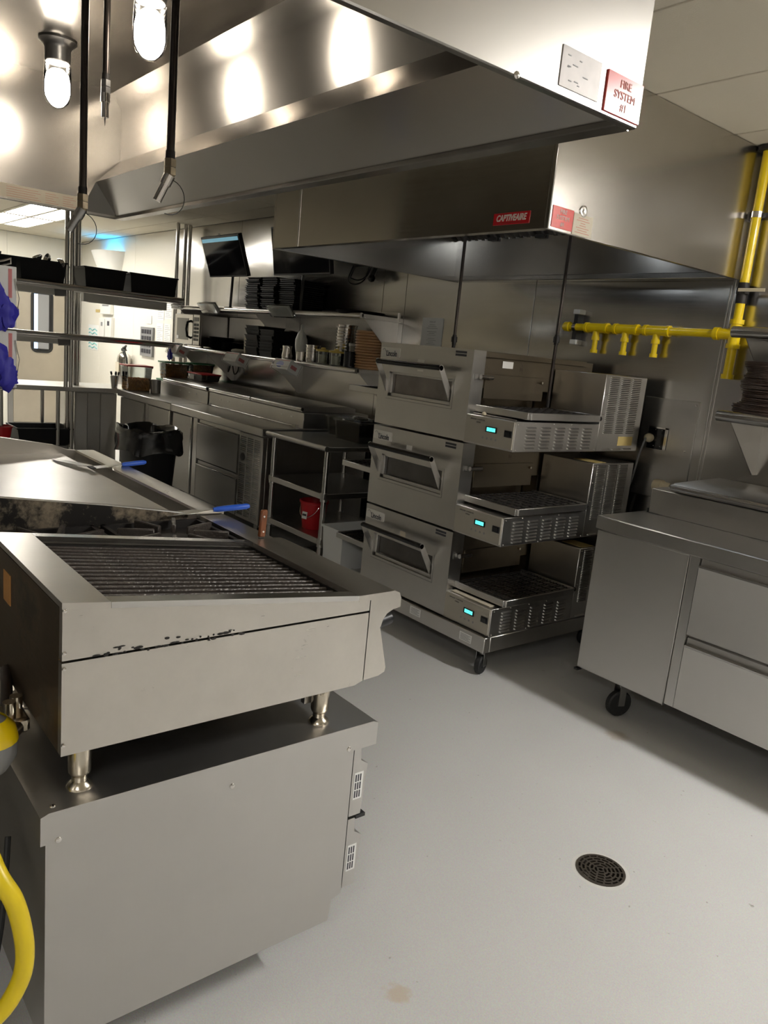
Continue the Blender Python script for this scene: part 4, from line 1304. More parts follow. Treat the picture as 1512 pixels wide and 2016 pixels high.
bk = thing('pail', 'small red plastic pail with wire handle on the bottom shelf of the work table', 'pail', (-4.47, 3.06, 0.272))
part(B().lathe([(0, 0), (0.072, 0), (0.076, 0.004), (0.098, 0.185), (0.104, 0.187), (0.106, 0.20), (0.100, 0.203), (0.096, 0.20), (0.074, 0.012), (0, 0.01)], (-4.47, 3.06, 0.272), 28), 'bucket', 'red_plastic', bk)
hp_ = [(-4.47 + 0.104 * math.cos(a), 3.06 - 0.03 - 0.095 * math.sin(a) * 0.55, 0.44 - 0.085 * math.sin(a)) for a in [math.pi * k / 14 for k in range(15)]]
part(B().tube(hp_, 0.0028, 6), 'handle', 'chrome', bk)
lbm = part(B().rbox((-4.445, 2.968, 0.375), (0.045, 0.003, 0.05), rx=-0.12, rz=0.25), 'label', 'paper', bk)
part(B().rbox((-4.445, 2.966, 0.378), (0.034, 0.003, 0.014), rx=-0.12, rz=0.25), 'print', 'ink', lbm)

# tub with liquid on a low dolly left of the oven stand
dl = thing('tub_dolly', 'low stainless dolly on the floor between work table and oven stand', 'dolly', (-4.05, 3.2, 0))
part(B().box(-4.43, 2.97, 0.115, -3.62, 3.42, 0.128).box(-4.43, 2.97, 0.095, -4.415, 3.42, 0.150).box(-4.43, 2.97, 0.095, -4.14, 2.982, 0.150).box(-3.86, 2.97, 0.095, -3.62, 2.982, 0.150), 'deck', 'steel', dl)
for (x, y) in ((-4.36, 3.03), (-3.68, 3.03), (-4.36, 3.36), (-3.68, 3.36)):
    caster(dl, x, y, 0.116, 0.042, 0.4, 0.026)
wtub = thing('food_tub', 'white plastic tub with milky teal liquid between work table and ovens', 'tub', (-4.0, 3.08, 0.128))
part(tub_mesh(B(), -4.0, 3.085, 0.128, 0.395, 0.112, 0.185, 0.012, 0.003, 0.014), 'tub', 'tub_translucent', wtub)
part(B().loft([[(-4.0 - 0.094, 2.918, 0.133), (-4.0 + 0.094, 2.918, 0.133), (-4.0 + 0.094, 3.252, 0.133), (-4.0 - 0.094, 3.252, 0.133)], [(-4.0 - 0.1015, 2.9105, 0.275), (-4.0 + 0.1015, 2.9105, 0.275), (-4.0 + 0.1015, 3.2595, 0.275), (-4.0 - 0.1015, 3.2595, 0.275)]]), 'liquid', 'liquid_teal', wtub)

# --- trash can with liner
tc_ = thing('trash_can', 'black trash can with glossy black liner in front of the prep counter', 'trash can', (-6.12, 2.50, 0))


def oval(cx, cy, rx, ry, z, n=36, wob=0.0, seed=0, p=3.2):
    rnd = random.Random(seed)
    ph = [rnd.uniform(0, 6.28) for _ in range(4)]
    out = []
    for i in range(n):
        a = 2 * math.pi * i / n
        c_, s_ = math.cos(a), math.sin(a)
        k = 1 + wob * (math.sin(7 * a + ph[0]) + 0.6 * math.sin(13 * a + ph[1]) + 0.5 * math.sin(19 * a + ph[2]))
        out.append((cx + rx * k * math.copysign(abs(c_) ** (2 / p), c_), cy + ry * k * math.copysign(abs(s_) ** (2 / p), s_), z + wob * 0.5 * math.sin(5 * a + ph[3])))
    return out


cx, cy_ = -6.12, 2.50
part(B().loft([oval(cx, cy_, 0.20, 0.15, 0.0), oval(cx, cy_, 0.255, 0.20, 0.70), oval(cx, cy_, 0.268, 0.212, 0.70), oval(cx, cy_, 0.268, 0.212, 0.725), oval(cx, cy_, 0.235, 0.18, 0.725), oval(cx, cy_, 0.19, 0.14, 0.02)]), 'can', 'bin_black', tc_)
part(B().loft([oval(cx, cy_, 0.292, 0.236, 0.575, wob=0.035, seed=1), oval(cx, cy_, 0.283, 0.228, 0.63, wob=0.025, seed=2), oval(cx, cy_, 0.287, 0.230, 0.69, wob=0.02, seed=3),
               oval(cx, cy_, 0.285, 0.228, 0.745, wob=0.02, seed=4), oval(cx, cy_, 0.270, 0.215, 0.765, wob=0.025, seed=5), oval(cx, cy_, 0.235, 0.185, 0.74, wob=0.035, seed=6),
               oval(cx, cy_, 0.20, 0.15, 0.60, wob=0.06, seed=7), oval(cx, cy_, 0.17, 0.12, 0.42, wob=0.08, seed=8)], False, True), 'liner', 'trash_bag', tc_)

# ================================================================== RIGHT WALL SHELVES AND GAS PIPE
def wall_shelf(label, x0, x1, z, yf, brackets, group, rr=0.020):
    t = thing('wall_shelf', label, 'shelf', ((x0 + x1) / 2, (yf + 3.9) / 2, z - 0.03), group)
    part(B().box(x0, yf, z - 0.028, x1, 3.9, z, 0.002).box(x0, 3.885, z, x1, 3.9, z + 0.04), 'shelf_board', 'steel', t)
    part(B().cyl((x0, yf, z - 0.014), (x1, yf, z - 0.014), rr, 14), 'rolled_edge', 'steel_bright', t)
    for x in brackets:
        part(B().prism([(yf + 0.02, z - 0.028), (3.9, z - 0.028), (3.9, z - 0.30), (3.87, z - 0.30)], 0, x - 0.002, x + 0.002).box(x - 0.002, yf + 0.02, z - 0.034, x + 0.03, 3.9, z - 0.028), 'bracket', 'steel', t)
    return t


GW = 'shelves fixed to the steel wall'
wall_shelf('wall shelf carrying the tall stack of pizza screens above the drawer refrigerator', -1.87, 0.6, 1.425, 3.53, (-1.82, -0.6, 0.55), GW, 0.026)
wall_shelf('empty wall shelf above the stack of pizza screens beside the yellow pipe', -1.87, 0.6, 1.81, 3.53, (-1.82, -0.6, 0.55), GW, 0.026)
wall_shelf('upper wall shelf carrying black trays and the monitors', -8.10, -4.745, 1.81, 3.54, (-8.0, -6.4, -4.75), GW)
wall_shelf('lower wall shelf carrying microwave, tins and dishes', -8.10, -4.745, 1.402, 3.54, (-8.0, -7.35, -6.05, -4.75), GW)

# pizza screens
sb = B()
sb.lathe([(0.150, 0), (0.158, 0), (0.160, 0.0025), (0.158, 0.005), (0.150, 0.005), (0.150, 0)], (0, 0, 0), 30)
for k in range(-7, 8):
    y = k * 0.02
    w = math.sqrt(max(0.0001, 0.152 ** 2 - y * y))
    sb.box(-w, y - 0.001, 0.0015, w, y + 0.001, 0.003)
    sb.box(y - 0.001, -w, 0.002, y + 0.001, w, 0.0035)
SCR = sb.mesh('pizza_screen', 'screen_mesh')
rnd = random.Random(3)
for k in range(40):
    o = bpy.data.objects.new('pizza_screen', SCR)
    COL.objects.link(o)
    lean = 0.018 * math.sin(k * 0.35) + (0.03 if k < 8 else 0)
    o.location = (-1.695 - lean * 0.6 + rnd.uniform(-0.006, 0.006), 3.71 + rnd.uniform(-0.006, 0.006), 1.4252 + k * 0.0062)
    o.rotation_euler = (0, 0, rnd.uniform(0, 3))
    o['label'] = 'round metal mesh pizza screen in the stack on the right wall shelf'
    o['category'] = 'pizza screen'
    o['group'] = 'pizza screens stacked on the wall shelf'

# yellow gas pipe
gp = thing('gas_pipe', 'yellow painted gas manifold pipe with three capped drops on the steel wall', 'pipe', (-2.3, 3.84, 1.58))
PYY = 3.85
part(B().cyl((-3.06, PYY, 1.805), (-2.06, PYY, 1.805), 0.021, 18), 'manifold', 'yellow_paint', gp)
part(B().lathe([(0, -0.035), (0.018, -0.033), (0.028, -0.02), (0.029, 0.012), (0.024, 0.014), (0, 0.014)], (-3.075, PYY, 1.805), 18, axis=0), 'end_cap', 'yellow_paint', gp)
for x in (-2.865, -2.665, -2.468):
    tee = part(B().cyl((x - 0.075, PYY, 1.805), (x + 0.075, PYY, 1.805), 0.027, 18).cyl((x - 0.078, PYY, 1.805), (x - 0.060, PYY, 1.805), 0.0305, 18).cyl((x + 0.060, PYY, 1.805), (x + 0.078, PYY, 1.805), 0.0305, 18).cyl((x, PYY, 1.745), (x, PYY, 1.805), 0.020, 16), 'tee', 'yellow_paint', gp)
    part(B().cyl((x, PYY, 1.735), (x, PYY, 1.757), 0.0235, 16).cyl((x, PYY, 1.675), (x, PYY, 1.74), 0.0155, 16).cyl((x, PYY, 1.662), (x, PYY, 1.682), 0.0215, 16), 'capped_drop', 'yellow_paint', tee)
part(B().cyl((-2.12, PYY, 1.805), (-2.03, PYY, 1.805), 0.028, 18).cyl((-2.135, PYY, 1.805), (-2.11, PYY, 1.805), 0.033, 18).cyl((-2.028, PYY, 1.74), (-2.028, PYY, 1.87), 0.028, 18).cyl((-2.028, PYY, 1.735), (-2.028, PYY, 1.757), 0.034, 18).cyl((-2.028, PYY, 1.855), (-2.028, PYY, 1.877), 0.034, 18), 'corner_tee', 'yellow_paint', gp)
part(B().cyl((-2.028, PYY, 1.87), (-2.028, PYY, 2.684), 0.0225, 18), 'riser', 'yellow_paint', gp)
part(B().cyl((-2.028, PYY, 1.60), (-2.028, PYY, 1.745), 0.0235, 18).cyl((-2.028, PYY, 1.583), (-2.028, PYY, 1.607), 0.031, 18), 'drip_leg', 'yellow_paint', gp)
part(B().cyl((-2.028, PYY, 1.955), (-2.028, PYY, 2.055), 0.0265, 16).cyl((-2.028, PYY, 2.00), (-2.028, PYY, 2.03), 0.031, 8), 'gas_valve', 'iron', gp)
part(B().rbox((-1.97, PYY - 0.03, 2.018), (0.13, 0.006, 0.016), rz=0.05), 'valve_tag', 'ivory', gp, 'cream valve handle with print')
part(B().cyl((-2.028, PYY, 2.665), (-2.028, PYY, 2.686), 0.05, 18), 'ceiling_flange', 'iron', gp)
for (x, z, ax_) in ((-3.02, 1.805, 0), (-2.028, 2.375, 2)):
    if ax_ == 0:
        part(B().box(x - 0.014, 3.845, z - 0.075, x + 0.014, 3.90, z + 0.075), 'strut', 'black_plastic', gp)
        for s in (-1, 1):
            part(B().box(x - 0.024, 3.84, z + s * 0.088 - 0.014, x + 0.024, 3.90, z + s * 0.088 + 0.014, 0.003), 'strut_cap', 'white_plastic', gp)
        part(B().cyl((x - 0.012, PYY, z), (x + 0.012, PYY, z), 0.025, 18), 'pipe_clamp', 'chrome', gp)
    else:
        part(B().box(x - 0.03, 3.87, z - 0.012, x + 0.05, 3.90, z + 0.012), 'strut', 'black_plastic', gp)
        part(B().box(x - 0.040, 3.865, z - 0.022, x - 0.027, 3.90, z + 0.022, 0.002), 'strut_cap', 'white_plastic', gp)
        part(B().cyl((x, PYY, z - 0.014), (x, PYY, z + 0.014), 0.027, 18), 'pipe_clamp', 'chrome', gp)

# outlet and plug behind the ovens
ol = thing('wall_outlet', 'steel wall outlet plate beside the louvred ovens', 'outlet', (-2.385, 3.89, 1.17))
part(B().box(-2.445, 3.888, 1.168, -2.325, 3.894, 1.290, 0.002), 'cover_plate', 'black_gloss', ol)
part(B().box(-2.340, 3.884, 1.168, -2.325, 3.889, 1.290).box(-2.44, 3.884, 1.282, -2.325, 3.889, 1.290), 'plate_edge', 'chrome', ol)
screw_heads(ol, [(-2.40, 3.888, 1.275), (-2.40, 3.888, 1.185), (-2.36, 3.888, 1.275), (-2.36, 3.888, 1.185)], 1, -1, 0.0035, name='screw')
pg = thing('power_plug', 'ivory power plug and grey cord hanging from the wall outlet', 'plug', (-2.43, 3.86, 0.70))
part(B().lathe([(0, 0), (0.022, 0.001), (0.026, -0.015), (0.021, -0.035), (0.010, -0.045), (0, -0.046)], (-2.425, 3.888, 1.225), 18, axis=1), 'plug_body', 'ivory', pg)
part(B().tube([(-2.425, 3.845, 1.225), (-2.43, 3.835, 1.19), (-2.445, 3.832, 1.12), (-2.47, 3.845, 1.0), (-2.50, 3.85, 0.88), (-2.52, 3.85, 0.75), (-2.52, 3.85, 0.60)], 0.006, 8, smooth=4), 'cord', 'wheel_grey', pg)
rc = thing('inline_connector', 'tan round power connector behind the drawer refrigerator corner', 'connector', (-2.23, 3.8, 0.95))
part(B().lathe([(0, 0), (0.03, 0.0), (0.034, 0.01), (0.034, 0.05), (0.026, 0.06), (0.026, 0.10), (0, 0.10)], (-2.30, 3.80, 0.985), 18, axis=0), 'connector_shell', 'ivory', rc)
part(B().lathe([(0.0, -0.001), (0.018, -0.001), (0.018, 0.004), (0, 0.004)], (-2.302, 3.80, 0.985), 14, axis=0), 'socket', 'ink', rc)
part(B().tube([(-2.20, 3.80, 0.985), (-2.14, 3.81, 0.95), (-2.11, 3.83, 0.80), (-2.11, 3.85, 0.6)], 0.008, 8), 'cable', 'rubber', rc)

# instruction sheet on the wall above the ovens
pp = thing('paper_notice', 'white printed instruction sheet taped to the wall above the ovens', 'notice', (-4.35, 3.895, 1.60))
part(B().box(-4.462, 3.896, 1.60, -4.236, 3.8985, 1.825), 'sheet', 'paper', pp)
text('TOOL KIT', 0.015, (-4.35, 3.8955, 1.795), PX, UP, 'grey_ink', pp, depth=0.0002)
lb = B()
for k in range(13):
    if k in (3, 7):
        continue
    w = 0.03 + 0.03 * ((k * 7) % 5) / 4
    lb.box(-4.35 - w, 3.8955, 1.775 - k * 0.0125, -4.35 + w, 3.896, 1.7775 - k * 0.0125)
part(lb, 'print', 'grey_ink', pp)

# floor drain
fd = thing('floor_drain', 'round dark slotted drain grate set in the grey floor', 'drain', (-1.187, 2.028, 0))
part(B().lathe([(0.0765, 0.0), (0.0765, 0.0008), (0.084, 0.0008), (0.092, 0.0)], (-1.187, 2.028, 0), 36), 'smooth_collar', 'collar_white', fd)
part(B().lathe([(0.0765, 0.0005), (0.0755, 0.0005), (0.0745, -0.06), (0.04, -0.095), (0, -0.10)], (-1.187, 2.028, 0), 48), 'drain_well', 'drain_iron', fd)
for r in (0.0740, 0.0605, 0.0475, 0.0345, 0.0215, 0.009):
    hw = 0.0042 if r > 0.07 else 0.0027
    part(B().lathe([(r - hw, 0.0012), (r - hw, 0.0042), (r + hw, 0.0042), (r + hw, 0.0012)], (-1.187, 2.028, 0), 36), 'grate_ring', 'drain_iron', fd)
rb_ = B()
for i, (ra, rb2) in enumerate(((0.009, 0.0215), (0.0215, 0.0345), (0.0345, 0.0475), (0.0475, 0.0605), (0.0605, 0.074))):
    n = (4, 7, 10, 13, 16)[i]
    for k in range(n):
        a = 2 * math.pi * (k + 0.5 * (i % 2)) / n
        m_ = (ra + rb2) / 2
        rb_.rbox((-1.187 + math.cos(a) * m_, 2.028 + math.sin(a) * m_, 0.0026), (rb2 - ra, 0.0055, 0.0028), rz=a)
part(rb_, 'grate_ribs', 'drain_iron', fd, kind='stuff')

# ================================================================== FAR CORNER: PASS TABLE, PASS SHELF
pt = thing('pass_table', 'stainless counter leg running away from the corner below the pass shelf', 'table', (-8.2, 2.6, 0))
part(B().box(-8.55, 1.40, 0.872, -7.90, 3.86, 0.917, 0.005), 'tabletop', 'steel', pt)
for (x, y) in ((-7.945, 1.80), (-7.945, 2.315), (-8.48, 1.80), (-8.48, 2.315), (-7.945, 2.445), (-8.0, 2.42)):
    part(B().cyl((x, y, 0.0), (x, y, 0.875), 0.020, 12), 'leg', 'steel_bright', pt)
part(B().box(-8.52, 1.45, 0.30, -7.92, 2.40, 0.33, 0.003), 'undershelf', 'steel', pt)
ur = thing('undercounter_cabinet', 'grey two panel steel cabinet under the counter corner', 'cabinet', (-8.2, 2.69, 0))
part(B().box(-8.52, 2.475, 0.06, -7.945, 2.895, 0.868, 0.003), 'cabinet_body', 'steel', ur)
for (ya, yb, m) in ((2.485, 2.595, 'steel_side'), (2.60, 2.725, 'steel'), (2.73, 2.89, 'steel_side')):
    part(B().box(-7.945, ya, 0.20, -7.935, yb, 0.86, 0.002), 'panel', m, ur)
part(B().box(-7.945, 2.60, 0.10, -7.937, 2.72, 0.19), 'kick_vent', 'black_plastic', ur)
part(B().box(-7.945, 2.475, 0.06, -7.90, 2.895, 0.10), 'base_rail', 'steel_bright', ur)

ps = thing('pass_shelf', 'two tier stainless pass shelf on tall posts holding black tubs', 'shelf', (-8.1, 2.6, 0.917))
for z, zz in ((1.868, 1.85), (1.410, 1.392)):
    part(B().cyl((-7.81, 1.35, z), (-7.81, 3.52, z), 0.019, 14), 'front_tube', 'steel_bright', ps)
    part(B().box(-8.32, 1.35, zz - 0.02, -7.81, 3.52, zz, 0.002) if z > 1.6 else B().box(-8.02, 1.35, zz - 0.02, -7.81, 3.52, zz, 0.002), 'shelf_board', 'steel', ps)
for (x, y) in ((-7.86, 2.361), (-7.86, 2.408), (-8.20, 2.540), (-8.20, 2.575)):
    part(B().cyl((x, y, 0.917), (x, y, 2.686), 0.020, 14), 'post', 'steel_bright', ps)
for (x, y) in ((-8.35, 3.665), (-8.35, 3.753), (-8.35, 3.806)):
    part(B().cyl((x, y, 0.917), (x, y, 2.686), 0.020, 14), 'post', 'steel_bright', ps)
for (ya, yb, z0_, z1_) in ((1.40, 2.30, 1.775, 1.832), (2.52, 3.36, 1.745, 1.826), (1.40, 2.36, 1.325, 1.375)):
    hs_ = part(B().box(-7.94, ya, z0_, -7.86, yb, z1_, 0.004), 'strip_heater', 'white_plastic', ps)
    part(B().box(-7.935, ya + 0.05, z0_ - 0.003, -7.865, yb - 0.05, z0_), 'heater_slot', 'grey_ink', hs_)
part(B().box(-7.875, 2.86, 1.80, -7.855, 3.30, 1.815, 0.002), 'light_tube', 'paper', ps)
for (y, z) in ((2.30, 1.80), (2.335, 1.345)):
    part(B().rbox((-7.845, y, z), (0.012, 0.105, 0.065), rx=0.08), 'number_card', 'wheel_grey', ps)

BLK = [(-8.06, 1.72, 0.20, 'black plastic tub at the end of the pass shelf holding a bowl'),
       (-8.06, 2.145, 0.205, 'black plastic tub holding steel ladles on the pass shelf'),
       (-8.06, 2.72, 0.20, 'black plastic tub below the wall fly light on the pass shelf'),
       (-8.06, 3.21, 0.245, 'empty black plastic tub beside the three tall posts on the pass shelf')]
for (x, y, hy, lab) in BLK:
    z1 = 2.075
    solo(tub_mesh(B(), x, y, 1.85, z1, 0.22, hy, 0.022, 0.004, 0.014), 'black_tub', 'bin_black', lab, 'tub', 'black tubs on the pass shelf')


def ladle(x, y, z, tilt, rot, label):
    t = thing('ladle', label, 'ladle', (x, y, z), 'steel ladles sticking out of the black tub')
    b = B().lathe([(0, -0.03), (0.022, -0.026), (0.040, -0.008), (0.046, 0.012), (0.043, 0.012), (0.037, -0.006), (0.02, -0.022), (0, -0.025)], (0, 0, 0), 20)
    b.xf(Matrix.Translation((x, y, z)) @ Matrix.Rotation(rot, 4, 'Z') @ Matrix.Rotation(tilt, 4, 'X'))
    part(b, 'bowl', 'steel_bright', t)
    part(B().tube([(x, y, z), (x - 0.05, y + 0.03 * math.cos(rot), z - 0.01), (x - 0.13, y + 0.05 * math.cos(rot), z - 0.08), (x - 0.16, y + 0.05 * math.cos(rot), z - 0.20)], 0.005, 6), 'handle', 'steel_bright', t)


ladle(-7.90, 2.11, 2.095, 0.5, 0.3, 'steel ladle with deep bowl leaning at the middle of the black tub')
ladle(-7.92, 2.20, 2.098, 1.2, 0.2, 'steel ladle turned sideways among the other ladles')
ladle(-7.835, 2.30, 2.07, 2.2, -0.2, 'steel ladle hanging over the tub rim next to the posts')
solo(B().lathe([(0, 0), (0.05, 0.004), (0.085, 0.04), (0.095, 0.075), (0.091, 0.075), (0.08, 0.042), (0.045, 0.01), (0, 0.006)], (-8.0, 1.73, 2.03), 22), 'mixing_bowl', 'steel_bright', 'small steel bowl lying in the end black tub', 'bowl')

# tub and red bin on the undershelf
solo(tub_mesh(B(), -8.14, 2.20, 0.33, 0.50, 0.20, 0.255, 0.03, 0.004, 0.014), 'bus_tub', 'bin_black', 'black bus tub on the undershelf of the far counter', 'tub')
solo(B().lathe([(0, 0), (0.085, 0), (0.115, 0.17), (0.122, 0.17), (0.122, 0.185), (0.112, 0.185), (0.083, 0.01), (0, 0.008)], (-8.0, 1.795, 0.33), 26), 'red_bin', 'red_plastic', 'round red plastic bin beside the black bus tub', 'bin')

# glove dispensers hanging at the griddle end
post = thing('dispenser_post', 'slim steel post beyond the griddle carrying the glove box rack', 'post', (-3.70, 0.775, 0))
part(B().cyl((-3.70, 0.775, 0), (-3.70, 0.775, 2.072), 0.016, 12), 'upright', 'steel_bright', post)
part(B().cyl((-3.70, 0.775, 0), (-3.70, 0.775, 0.01), 0.05, 16), 'foot_flange', 'steel', post)
rk = part(B().tube([(-3.70, 0.79, 1.76), (-3.64, 0.84, 1.775), (-3.62, 0.862, 1.785), (-3.62, 0.862, 1.765), (-3.64, 0.83, 1.752)], 0.004, 6).tube([(-3.70, 0.79, 1.25), (-3.60, 0.79, 1.246), (-3.60, 0.868, 1.246)], 0.004, 6), 'wire_rack', 'chrome', post)


def crumple(cx, cy, cz, sx, sy, sz, seed, n=4):
    b = B()
    bmesh.ops.create_icosphere(b.bm, subdivisions=n - 1, radius=1.0)
    rnd = random.Random(seed)
    ph = [[rnd.uniform(0, 6.28) for _ in range(3)] for _ in range(6)]
    for v in b.bm.verts:
        c = v.co.copy()
        k = 1.0
        for q, p in enumerate(ph):
            f = 1.5 + q * 0.9
            k += 0.11 * math.sin(f * c.x * 1.7 + p[0]) * math.cos(f * c.y * 1.9 + p[1]) + 0.05 * math.sin(f * 2 * c.z + p[2])
        v.co = Vector((cx + c.x * sx * k, cy + c.y * sy * k, cz + c.z * sz * k))
    return b


for (z0_, z1_, lab, sd) in ((1.505, 1.752, 'upper white glove box with blue gloves beyond the griddle', 4), (1.252, 1.490, 'lower white glove box with blue gloves beyond the griddle', 9)):
    gb_ = thing('glove_box', lab, 'glove box', (-3.63, 0.80, z0_), 'glove boxes hanging beyond the griddle')
    part(B().box(-3.675, 0.735, z0_, -3.605, 0.880, z1_, 0.002), 'carton', 'paper', gb_)
    part(B().box(-3.605, 0.848, z0_ + 0.12 * 1.0, -3.6035, 0.862, z1_ - 0.01), 'red_stripe', 'pink_ink', gb_)
    part(crumple(-3.603, 0.80, z0_ + 0.10, 0.022, 0.052, 0.085, sd), 'glove', 'glove_blue', gb_)
    part(crumple(-3.595, 0.835, z0_ + 0.055, 0.02, 0.046, 0.060, sd + 1), 'glove', 'glove_blue', gb_)
    part(B().tube([(-3.60, 0.872, z0_ + 0.20), (-3.598, 0.888, z0_ + 0.12), (-3.60, 0.878, z0_ + 0.05)], 0.002, 5), 'wire', 'chrome', gb_)

# ------------------------------------------------------------------ things on the far counter
def food_box(cx, cy, z0, hx, hy, h, fill, lid, label, upside=False, mat='dry_mix'):
    t = thing('food_container', label, 'container', (cx, cy, z0), 'clear dry food containers')
    part(tub_mesh(B(), cx, cy, z0, z0 + h, hx, hy, 0.012, 0.003, 0.010), 'box', 'clear_plastic', t)
    b = B()
    fz = z0 + 0.006 + (h - 0.01) * fill
    b.box(cx - hx + 0.016, cy - hy + 0.016, z0 + 0.005, cx + hx - 0.016, cy + hy - 0.016, fz - 0.012)
    rnd = random.Random(int(cx * 100) & 255)
    ico = [Vector(v) for v in ((1, 0, 0), (-1, 0, 0), (0, 1, 0), (0, -1, 0), (0, 0, 1), (0, 0, -1))]
    fc = ((0, 2, 4), (2, 1, 4), (1, 3, 4), (3, 0, 4), (2, 0, 5), (1, 2, 5), (3, 1, 5), (0, 3, 5))
    for k in range(420):
        s = rnd.choice((0, 1, 2, 2))
        x = cx + rnd.uniform(-1, 1) * (hx - 0.018)
        y = cy + rnd.uniform(-1, 1) * (hy - 0.018)
        z = rnd.uniform(z0 + 0.01, fz)
        if s == 0:
            x = cx + (hx - 0.016)
        elif s == 1:
            y = cy - (hy - 0.016)
        else:
            z = fz - 0.01 + rnd.uniform(-0.008, 0.008)
        q = rnd.uniform(0.008, 0.014)
        R = Matrix.Rotation(rnd.uniform(0, 6), 3, 'X') @ Matrix.Rotation(rnd.uniform(0, 6), 3, 'Z')
        vs = [b.bm.verts.new(Vector((x, y, z)) + R @ Vector((p.x * q * 1.3, p.y * q * 0.8, p.z * q * 0.8))) for p in ico]
        for f in fc:
            b.bm.faces.new([vs[i] for i in f])
    part(b, 'dry_food', mat, t, kind='stuff')
    part(B().box(cx - hx - 0.01, cy - hy - 0.01, z0 + h, cx + hx + 0.01, cy + hy + 0.01, z0 + h + 0.014, 0.003), 'lid', lid, t)


food_box(-7.80, 3.035, 0.917, 0.10, 0.125, 0.245, 0.52, 'lid_red', 'clear container half full of dry food with red lid at the counter corner')
food_box(-7.76, 3.42, 1.056, 0.085, 0.13, 0.165, 0.95, 'lid_green', 'clear container full of brown dry food with green lid on the prep rail end', mat='dry_mix_dark')
food_box(-7.74, 3.70, 1.056, 0.085, 0.115, 0.17, 0.95, 'lid_green', 'clear container full of brown dry food on the prep rail against the wall', mat='dry_mix_dark')
solo(B().box(-7.86, 3.27, 1.039, -7.65, 3.835, 1.056, 0.003), 'green_tray', 'lid_green', 'flat green tray under the two clear food containers', 'tray')
solo(B().box(-7.58, 3.30, 1.156, -7.40, 3.60, 1.20, 0.002), 'paper_pad', 'paper', 'small white carton lying by the green lidded container', 'carton') if False else None
rt = thing('lidded_tray', 'clear shallow tray with red lid standing on the prep rail by the corner', 'tray', (-7.24, 3.50, 1.09))
part(tub_mesh(B(), -7.22, 3.50, 1.094, 1.155, 0.15, 0.10, 0.01, 0.003, 0.008), 'tray', 'clear_plastic', rt)
part(B().box(-7.38, 3.39, 1.155, -7.06, 3.61, 1.166, 0.003), 'lid', 'lid_red', rt)
part(B().box(-7.33, 3.40, 1.10, -7.24, 3.402, 1.15), 'label', 'paper', rt)
cup = thing('utensil_cup', 'steel cup of black topped utensils at the counter corner', 'cup', (-7.85, 2.875, 0.917)) if False else thing('utensil_cup', 'steel cup of black topped utensils beside the red lidded container', 'cup', (-7.97, 2.875, 0.917))
part(B().lathe([(0, 0), (0.030, 0), (0.044, 0.125), (0.047, 0.127), (0.042, 0.127), (0.028, 0.006), (0, 0.006)], (-7.97, 2.875, 0.917), 18), 'cup', 'steel_bright', cup)
for k in range(5):
    a = k * 1.25
    part(B().cyl((-7.97 + 0.015 * math.cos(a), 2.875 + 0.015 * math.sin(a), 0.93), (-7.97 + 0.04 * math.cos(a), 2.875 + 0.04 * math.sin(a), 1.075), 0.0035, 6).cyl((-7.97 + 0.036 * math.cos(a), 2.875 + 0.036 * math.sin(a), 1.055), (-7.97 + 0.043 * math.cos(a), 2.875 + 0.043 * math.sin(a), 1.085), 0.010, 8), 'utensil', 'black_plastic', cup)
solo(B().lathe([(0, 0), (0.05, 0), (0.052, 0.13), (0.056, 0.132), (0.050, 0.132), (0.047, 0.006), (0, 0.006)], (-7.60, 3.16, 0.917), 22), 'steel_insert', 'steel_dark', 'dark steel bain marie pot next to the red lidded container', 'pot')

# fire extinguisher, panels and signs on the white wall
fe = thing('fire_extinguisher', 'silver fire extinguisher with black handle on the white wall', 'extinguisher', (-10.2, 3.8, 0.75))
part(B().lathe([(0, 0), (0.085, 0.0), (0.09, 0.01), (0.09, 0.40), (0.078, 0.45), (0.045, 0.485), (0.022, 0.495), (0.022, 0.53), (0, 0.53)], (-10.2, 3.80, 0.72), 24), 'cylinder', 'chrome', fe)
part(B().rbox((-10.16, 3.78, 1.27), (0.16, 0.02, 0.018), ry=-0.35).rbox((-10.15, 3.78, 1.235), (0.15, 0.018, 0.014), ry=-0.1).cyl((-10.2, 3.8, 1.24), (-10.2, 3.8, 1.28), 0.025, 12), 'handle', 'black_plastic', fe)
part(B().tube([(-10.2, 3.78, 1.245), (-10.10, 3.76, 1.24), (-10.03, 3.77, 1.14), (-10.02, 3.78, 1.0), (-10.03, 3.79, 0.85)], 0.012, 8), 'hose', 'black_plastic', fe)
part(B().box(-10.26, 3.708, 0.95, -10.14, 3.712, 1.08), 'label', 'cream_sign', fe)

bp_ = thing('breaker_panel', 'grey breaker panel with dark switches on the white wall', 'panel', (-9.65, 3.89, 1.22))
part(B().box(-9.85, 3.87, 1.20, -9.46, 3.90, 1.56, 0.003), 'box', 'wheel_grey', bp_)
for r in range(4):
    for c in range(4):
        part(B().box(-9.80 + c * 0.08, 3.862, 1.24 + r * 0.08, -9.75 + c * 0.08, 3.871, 1.29 + r * 0.08), 'switch', 'ink', bp_)
solo(B().box(-9.72, 3.893, 1.60, -9.56, 3.899, 1.70, 0.001), 'wall_thermostat', 'white_plastic', 'small white box above the breaker panel', 'thermostat')
hw = thing('wall_sign', 'teal wave patterned sign on the white wall beside the swing door', 'sign', (-11.7, 3.895, 1.16))
part(B().box(-11.91, 3.893, 1.16, -11.49, 3.899, 1.52, 0.002), 'board', 'paper', hw)
for k in range(6):
    z = 1.20 + 0.05 * k
    part(B().tube([(-11.87 + 0.034 * i, 3.892, z + 0.012 * math.sin(i * 1.1)) for i in range(11)], 0.009, 5), 'wave', 'teal_ink', hw)
